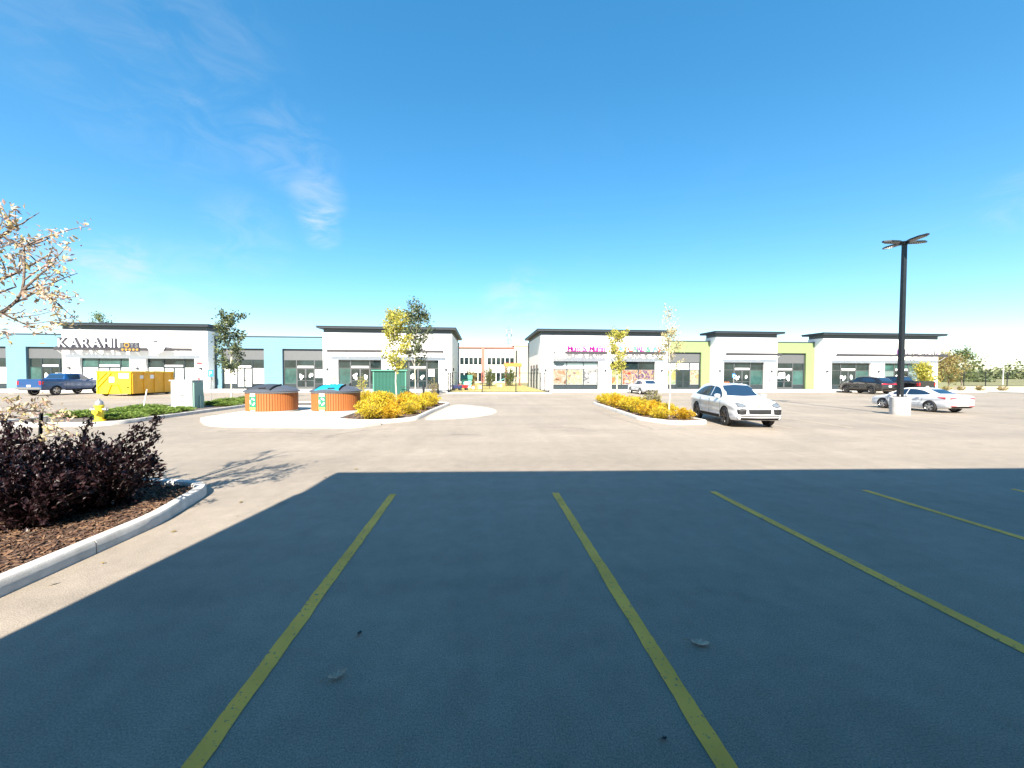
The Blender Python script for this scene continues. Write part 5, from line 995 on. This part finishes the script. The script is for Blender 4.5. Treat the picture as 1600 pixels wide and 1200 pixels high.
# ---- green shed behind the shrubs
t = empty('green_shed', (-8.72, 38.3, 0), 0, 'green corrugated metal enclosure behind the golden shrubs', 'shed')
W2, D2, H2 = 1.55, .9, 2.4
MB().box(-W2+.06, W2-.06, -D2+.06, D2, 0, H2-.12).build('core', 'shed_green', t)
n = 22; pm = None
for k in range(n):
    x = -W2+.12+(2*W2-.24)*(k+.5)/n
    if pm is None: o = MB().box(-.04, .04, -D2+.005, -D2+.059, .05, H2-.13).build('rib', 'shed_green', t); pm = o.data
    else: o = link('rib', pm, t)
    o.location.x = x
[MB().box(q, q+.11, -D2-.01, D2, 0, H2-.12).build('corner_post', 'shed_trim', t) for q in (-W2, W2-.11)]; MB().box(-W2-.12, W2+.12, -D2-.12, D2+.1, H2-.12, H2).build('roof', 'shed_trim', t)
# ---- bollards and rail before the shops
for k, (x, l) in enumerate(((-12.2, 'black bollard with rail left of the green shed'), (-5.45, 'black bollard with rail right of the green shed'), (-4.1, 'short black bollard nearest the playground fence'))):
    t = empty('bollard', (x, 36.9, 0), 0, l, 'bollard'); MB().lathe([(.11, 0), (.11, 1.05), (.10, 1.12), (.03, 1.15)], 14).build('post', 'black_metal', t, 40)
    if k == 0: MB().tube([(.1, 0, .78), (1.6, .2, .78)], .035, 6).build('rail', 'black_metal', t)
    if k == 1: MB().tube([(-.1, 0, .78), (-2.2, .2, .78)], .035, 6).build('rail', 'black_metal', t)
# ---- chain link fences
def fence(label, runs, h, base, step, dia, pr=.045):
    t = empty('chain_link_fence', (runs[0][0][0], runs[0][0][1], base), 0, label, 'fence'); o0 = Vector((runs[0][0][0], runs[0][0][1], 0))
    for a, b, n in runs:
        a, b = Vector((*a, 0))-o0, Vector((*b, 0))-o0; Ln = (b-a).length; d = (b-a).normalized()
        for k in range(n+1):
            p = a.lerp(b, k/n); MB().tube([p, p+Vector((0, 0, h+.05))], pr, 7).build('post', 'black_metal', t)
        for z in (.06, h): MB().tube([a+Vector((0, 0, z)), b+Vector((0, 0, z))], .024, 5).build('rail', 'black_metal', t)
        mb = MB(); m_ = int(Ln/step)
        for k in range(-int(h/step), m_+1):
            for sg in (0, 1):
                s0 = k*step; e0 = s0+h; lo, hi = max(0, s0), min(Ln, e0)
                if hi <= lo: continue
                za, zb = (lo-s0), (hi-s0)
                if sg: za, zb = h-za, h-zb
                mb.tube([a+d*lo+Vector((0, 0, za)), a+d*hi+Vector((0, 0, zb))], dia, 3, cap=False)
        o = mb.build('wire_mesh', 'black_metal', t); o['kind'] = 'stuff'
    return t
fence('black chain link fence round the playground between the two shop blocks', [((-3.5, 41.0), (7.3, 41.0), 3), ((-3.5, 47.3), (-3.5, 41.0), 2), ((7.3, 47.3), (7.3, 41.0), 2)], 2.1, .06, .16, .0028, .05)
fence('black chain link fence above the low wall at the far right', [((64.5, 46.5), (110, 46.5), 14)], 1.9, .62, .3, .006, .05)
t = empty('low_wall', (62.6, 46.0, 0), 0, 'low cream concrete wall along the roadside verge', 'wall')
for k in range(24):
    o = MB().box(0.01, 1.99, -.2, .25, -.05, .62).build('wall_panel', 'tan_wall', t); o.location.x = 2*k
t = tag(MB().box(62.3, 110, 38.5, 43.4, -.1, .13).build('roadside_pavement', 'concrete'), kind='structure')
# ---- two storey building at the back of the playground
t = empty('school_building', (0, 90, 0), 0, 'two storey white building with red columns behind the playground', 'building')
MB().box(-16, 7.6, .2, 14, 0, 8.1).build('wall', 'pale_wall', t); MB().box(-16.2, 7.7, -.1, 14.2, 8.1, 8.4).build('roof_edge', 'red_steel', t)
MB().box(7.62, 22, -.6, 14, 0, 8.7).build('end_wall', 'tan_wall', t); MB().box(7.5, 22.2, -.8, 14.2, 8.7, 8.95).build('end_roof_edge', 'pale_wall', t); MB().box(8.0, 8.3, -.75, -.602, 1.5, 7.6).build('slot_window', 'glass', t)
for x in (-12, 0.35): MB().box(x-.35, x+.35, -.35, .198, 0, 8.098).build('column', 'red_steel', t)
for zz, hh in ((4.2, 1.75), (.25, 2.1)):
    for k in range(22):
        x = -15.6+1.06*k
        if abs(x+.5-.35) < .6 or abs(x+.5+12) < .6: continue
        w = MB().box(x, x+1.0, .12, .195, zz, zz+.06).box(x, x+1.0, .12, .195, zz+hh-.06, zz+hh).box(x, x+.05, .12, .195, zz+.06, zz+hh-.06).box(x+.95, x+1.0, .12, .195, zz+.06, zz+hh-.06).build('window', 'white_paint', t)
        boxobj('pane', 'glass', w, x+.05, x+.95, .15, .19, zz+.06, zz+hh-.06)
# ---- playground pieces
t = empty('slide_frame', (5.4, 66, .05), 0, 'red roofed climbing frame with a slide at the back right of the playground', 'play frame')
for x in (-1.2, 1.2):
    for y in (-.8, .8): MB().tube([(x, y, 0), (x, y, 3.4)], .07, 6).build('post', 'red_steel', t)
MB().add([(-1.5, -1, 3.3), (1.5, -1, 3.3), (1.5, 1, 3.3), (-1.5, 1, 3.3), (-1.5, 0, 3.9), (1.5, 0, 3.9)], [(0, 1, 5, 4), (2, 3, 4, 5), (0, 4, 3), (1, 2, 5), (0, 3, 2, 1)]).build('roof', 'orange_paint', t); MB().box(-1.2, 1.2, -.8, .8, 1.3, 1.4).build('deck', 'pallet', t)
MB().bar((-1.2, 0, 1.35), (-3.6, -.2, .15), .5, .06).build('slide', 'teal_plastic', t)
t = empty('play_house', (-2.1, 55, .05), 0, 'mint green plastic play house in the playground', 'play house')
MB().box(-.7, .7, -.5, .5, 0, 1.2).build('wall', 'teal_plastic', t); MB().add([(-.85, -.65, 1.2), (.85, -.65, 1.2), (.85, .65, 1.2), (-.85, .65, 1.2), (-.85, 0, 1.85), (.85, 0, 1.85)], [(0, 1, 5, 4), (2, 3, 4, 5), (0, 4, 3), (1, 2, 5), (0, 3, 2, 1)]).build('roof', 'shed_trim', t); MB().box(-.25, .2, -.52, -.502, 0, .95).build('door', 'white_paint', t)
def wagon(loc, m, label):
    t = empty('toy_wagon', loc, R(15), label, 'toy'); MB().add([(-.5, -.3, .25), (.5, -.3, .25), (.5, .3, .25), (-.5, .3, .25), (-.62, -.4, .62), (.62, -.4, .62), (.62, .4, .62), (-.62, .4, .62)], [(0, 3, 2, 1), (0, 1, 5, 4), (1, 2, 6, 5), (2, 3, 7, 6), (3, 0, 4, 7)]).build('tub', m, t)
    for x in (-.4, .4):
        for y in (-.34, .34): MB().lathe([(.15, -.04), (.15, .04)], 12, (x, y, .15), axis='y').build('wheel', 'rubber', t)
    MB().bar((.6, 0, .4), (1.2, 0, .95), .04, .04).build('handle', 'trim', t)
wagon((-2.2, 46.5, .09), 'red_plastic', 'red toy wagon on the dry grass behind the fence'); wagon((-2.9, 45.6, .09), 'navy', 'navy toy wagon on the dry grass behind the fence')
t = empty('picnic_table', (.5, 52, .05), 0, 'dark low picnic table in the middle of the playground', 'table')
MB().box(-.8, .8, -.35, .35, .7, .76).build('table_top', 'canopy_grey', t)
for sg in (-1, 1): MB().box(-.8, .8, sg*.65-.12, sg*.65+.12, .42, .46).build('bench', 'canopy_grey', t); MB().bar((sg*.6, -.7, .0), (sg*.6, .25, .7), .06, .06).bar((sg*.6, .7, .0), (sg*.6, -.25, .7), .06, .06).build('leg', 'canopy_grey', t)
for k, (x, y, m, l) in enumerate(((-1.0, 47.5, 'orange_paint', 'orange plastic play cube on the dry grass'), (-.2, 49.0, 'pallet', 'tan plastic play cube on the dry grass'), (2.6, 55.0, 'pallet', 'pale wooden planter box on the dry grass'))):
    t = empty('play_block', (x, y, .09), R(20*k), l, 'toy'); bevel(MB().box(-.3, .3, -.3, .3, 0, .55).build('block', m, t), .04, 2); MB().box(-.15, .15, -.305, -.301, .12, .42).build('panel', 'white_paint', t)
# ---- lattice mast behind
t = empty('radio_mast', (10.8, 150, 0), R(20), 'grey lattice radio mast rising behind the playground building', 'mast'); leg = [(math.cos(a), math.sin(a)) for a in (0, 2.09, 4.19)]; H3 = 20.5
for a, b_ in leg: MB().tube([(a*1.5, b_*1.5, 0), (a*.75, b_*.75, H3)], .07, 5).build('leg', 'galvanised', t)
mb = MB()
for k in range(16):
    for i in range(3):
        za, zb = H3*k/16, H3*(k+1)/16; ra, rb = 1.5-.75*k/16, 1.5-.75*(k+1)/16; p, q = leg[i], leg[(i+1) % 3]
        mb.tube([(p[0]*ra, p[1]*ra, za), (q[0]*rb, q[1]*rb, zb)], .035, 4, cap=False).tube([(p[0]*rb, p[1]*rb, zb), (q[0]*rb, q[1]*rb, zb)], .03, 4, cap=False)
mb.build('bracing', 'galvanised', t)
for k in range(6): a = k*1.05; MB().box(-.12, .12, -.08, .08, -.9, .9).build('antenna', 'cabinet', t).location = (1.1*math.cos(a), 1.1*math.sin(a), 17.0+1.6*(k % 2))
for k in range(3): MB().tube([(.8*math.cos(k*2.1), .8*math.sin(k*2.1), 19), (.8*math.cos(k*2.1), .8*math.sin(k*2.1), 25.5-k)], .03, 4).build('whip_antenna', 'galvanised', t)
# ---- far lamp post and power lines at the right
t = empty('street_lamp', (118, 78, 0), 0, 'slim pale street lamp far off by the right hand wood', 'lamp post'); MB().tube([(0, 0, 0), (0, 0, 5.9)], .10, 8).build('pole', 'pale_wall', t); MB().bar((0, 0, 5.85), (-1.6, 0, 6.0), .1, .08).build('arm', 'pale_wall', t); MB().box(-2.1, -1.4, -.12, .12, 5.93, 6.05).build('lamp_head', 'galvanised', t)
for k, (z, l) in enumerate(((15.5, 'upper thin grey power line crossing the sky at the right'), (11.2, 'lower thin grey power line crossing the sky at the right'))):
    tag(MB().tube([(95+14*i, 140, z-2.2*math.sin(math.pi*i/22)+i*.12) for i in range(23)], .035, 4).build('power_line', 'galvanised'), l, 'cable')
# poles carrying the lines stand beyond the frame
for x in (95, 403):
    t = empty('utility_pole', (x, 140, 0), 0, 'wooden utility pole behind the last white tower' if x == 95 else 'wooden utility pole far beyond the right edge', 'pole'); MB().tube([(0, 0, 0), (0, 0, 18.4)], [.18, .12], 8).build('pole', 'wood', t); MB().box(-.1, .1, -1, 1, 15.2, 15.4).build('crossarm', 'wood', t)
# ---- drain, pavement leftovers, fallen leaves
tag(MB().box(44.2, 46.6, 25.2, 25.9, -.02, .008).build('drain_grate', 'trim'), kind='structure')
def fallen(x, y, s, rz, label, m='leaf_brown', curl=.5, seed=0):
    r = random.Random(seed); t = empty('fallen_leaf', (x, y, .006), rz, label, 'leaf'); V = []; n = 9
    prof = [.05, .5, .35, .9, .55, 1.0, .5, .45, .04]
    for i in range(n):
        f = i/(n-1)-.5
        for j in (-1, 0, 1): V.append((f*s, j*prof[i]*s*.32+r.uniform(-.05, .05)*s, abs(j)*curl*s*.22*prof[i]+curl*s*.28*(f*2)**2+.003))
    MB().add(V, [(i*3+j, i*3+j+1, (i+1)*3+j+1, (i+1)*3+j) for i in range(n-1) for j in range(2)]).build('blade', m, t, 60); MB().tube([(-.5*s, 0, curl*s*.28), (-.72*s, .05*s, curl*s*.30), (-.9*s, .1*s, .01)], .0025, 4).build('stalk', 'wood', t)
fallen(-.94, 2.56, .115, R(35), 'curled tan fallen leaf on the shaded asphalt left of centre', 'dry_leaf', .8, 1); fallen(1.62, 2.68, .13, R(-15), 'lobed pale grey fallen leaf beside a yellow stall line', 'dry_leaf', .5, 2); fallen(-.93, 2.98, .055, R(80), 'small dark fallen leaf above the curled tan one', 'leaf_purple', .3, 3)
fallen(1.0, 1.98, .04, R(10), 'tiny dark leaf scrap by the stall line end', 'leaf_purple', .4, 4); fallen(3.9, 5.0, .07, R(60), 'pale leaf lying between the stall lines', 'dry_leaf', .4, 6)
for k, (x, y) in enumerate(((-3.95, 4.3), (-3.85, 5.1), (-3.7, 6.2), (-3.6, 6.9), (-3.4, 5.6), (-4.02, 3.9), (-3.2, 6.4), (-3.0, 7.6), (-2.6, 8.2))):
    t = empty('fallen_leaf', (x, y, .006), k*.8, 'small dry brown leaf scattered on the sunny asphalt beside the near kerb', 'leaf', 'dry leaves beside the kerb'); s = .022+.012*(k % 3); MB().add([(-s, 0, .01), (0, -s*.4, .004), (s, 0, .012), (0, s*.4, .016)], [(0, 1, 2), (0, 2, 3)]).build('blade', 'leaf_brown', t)
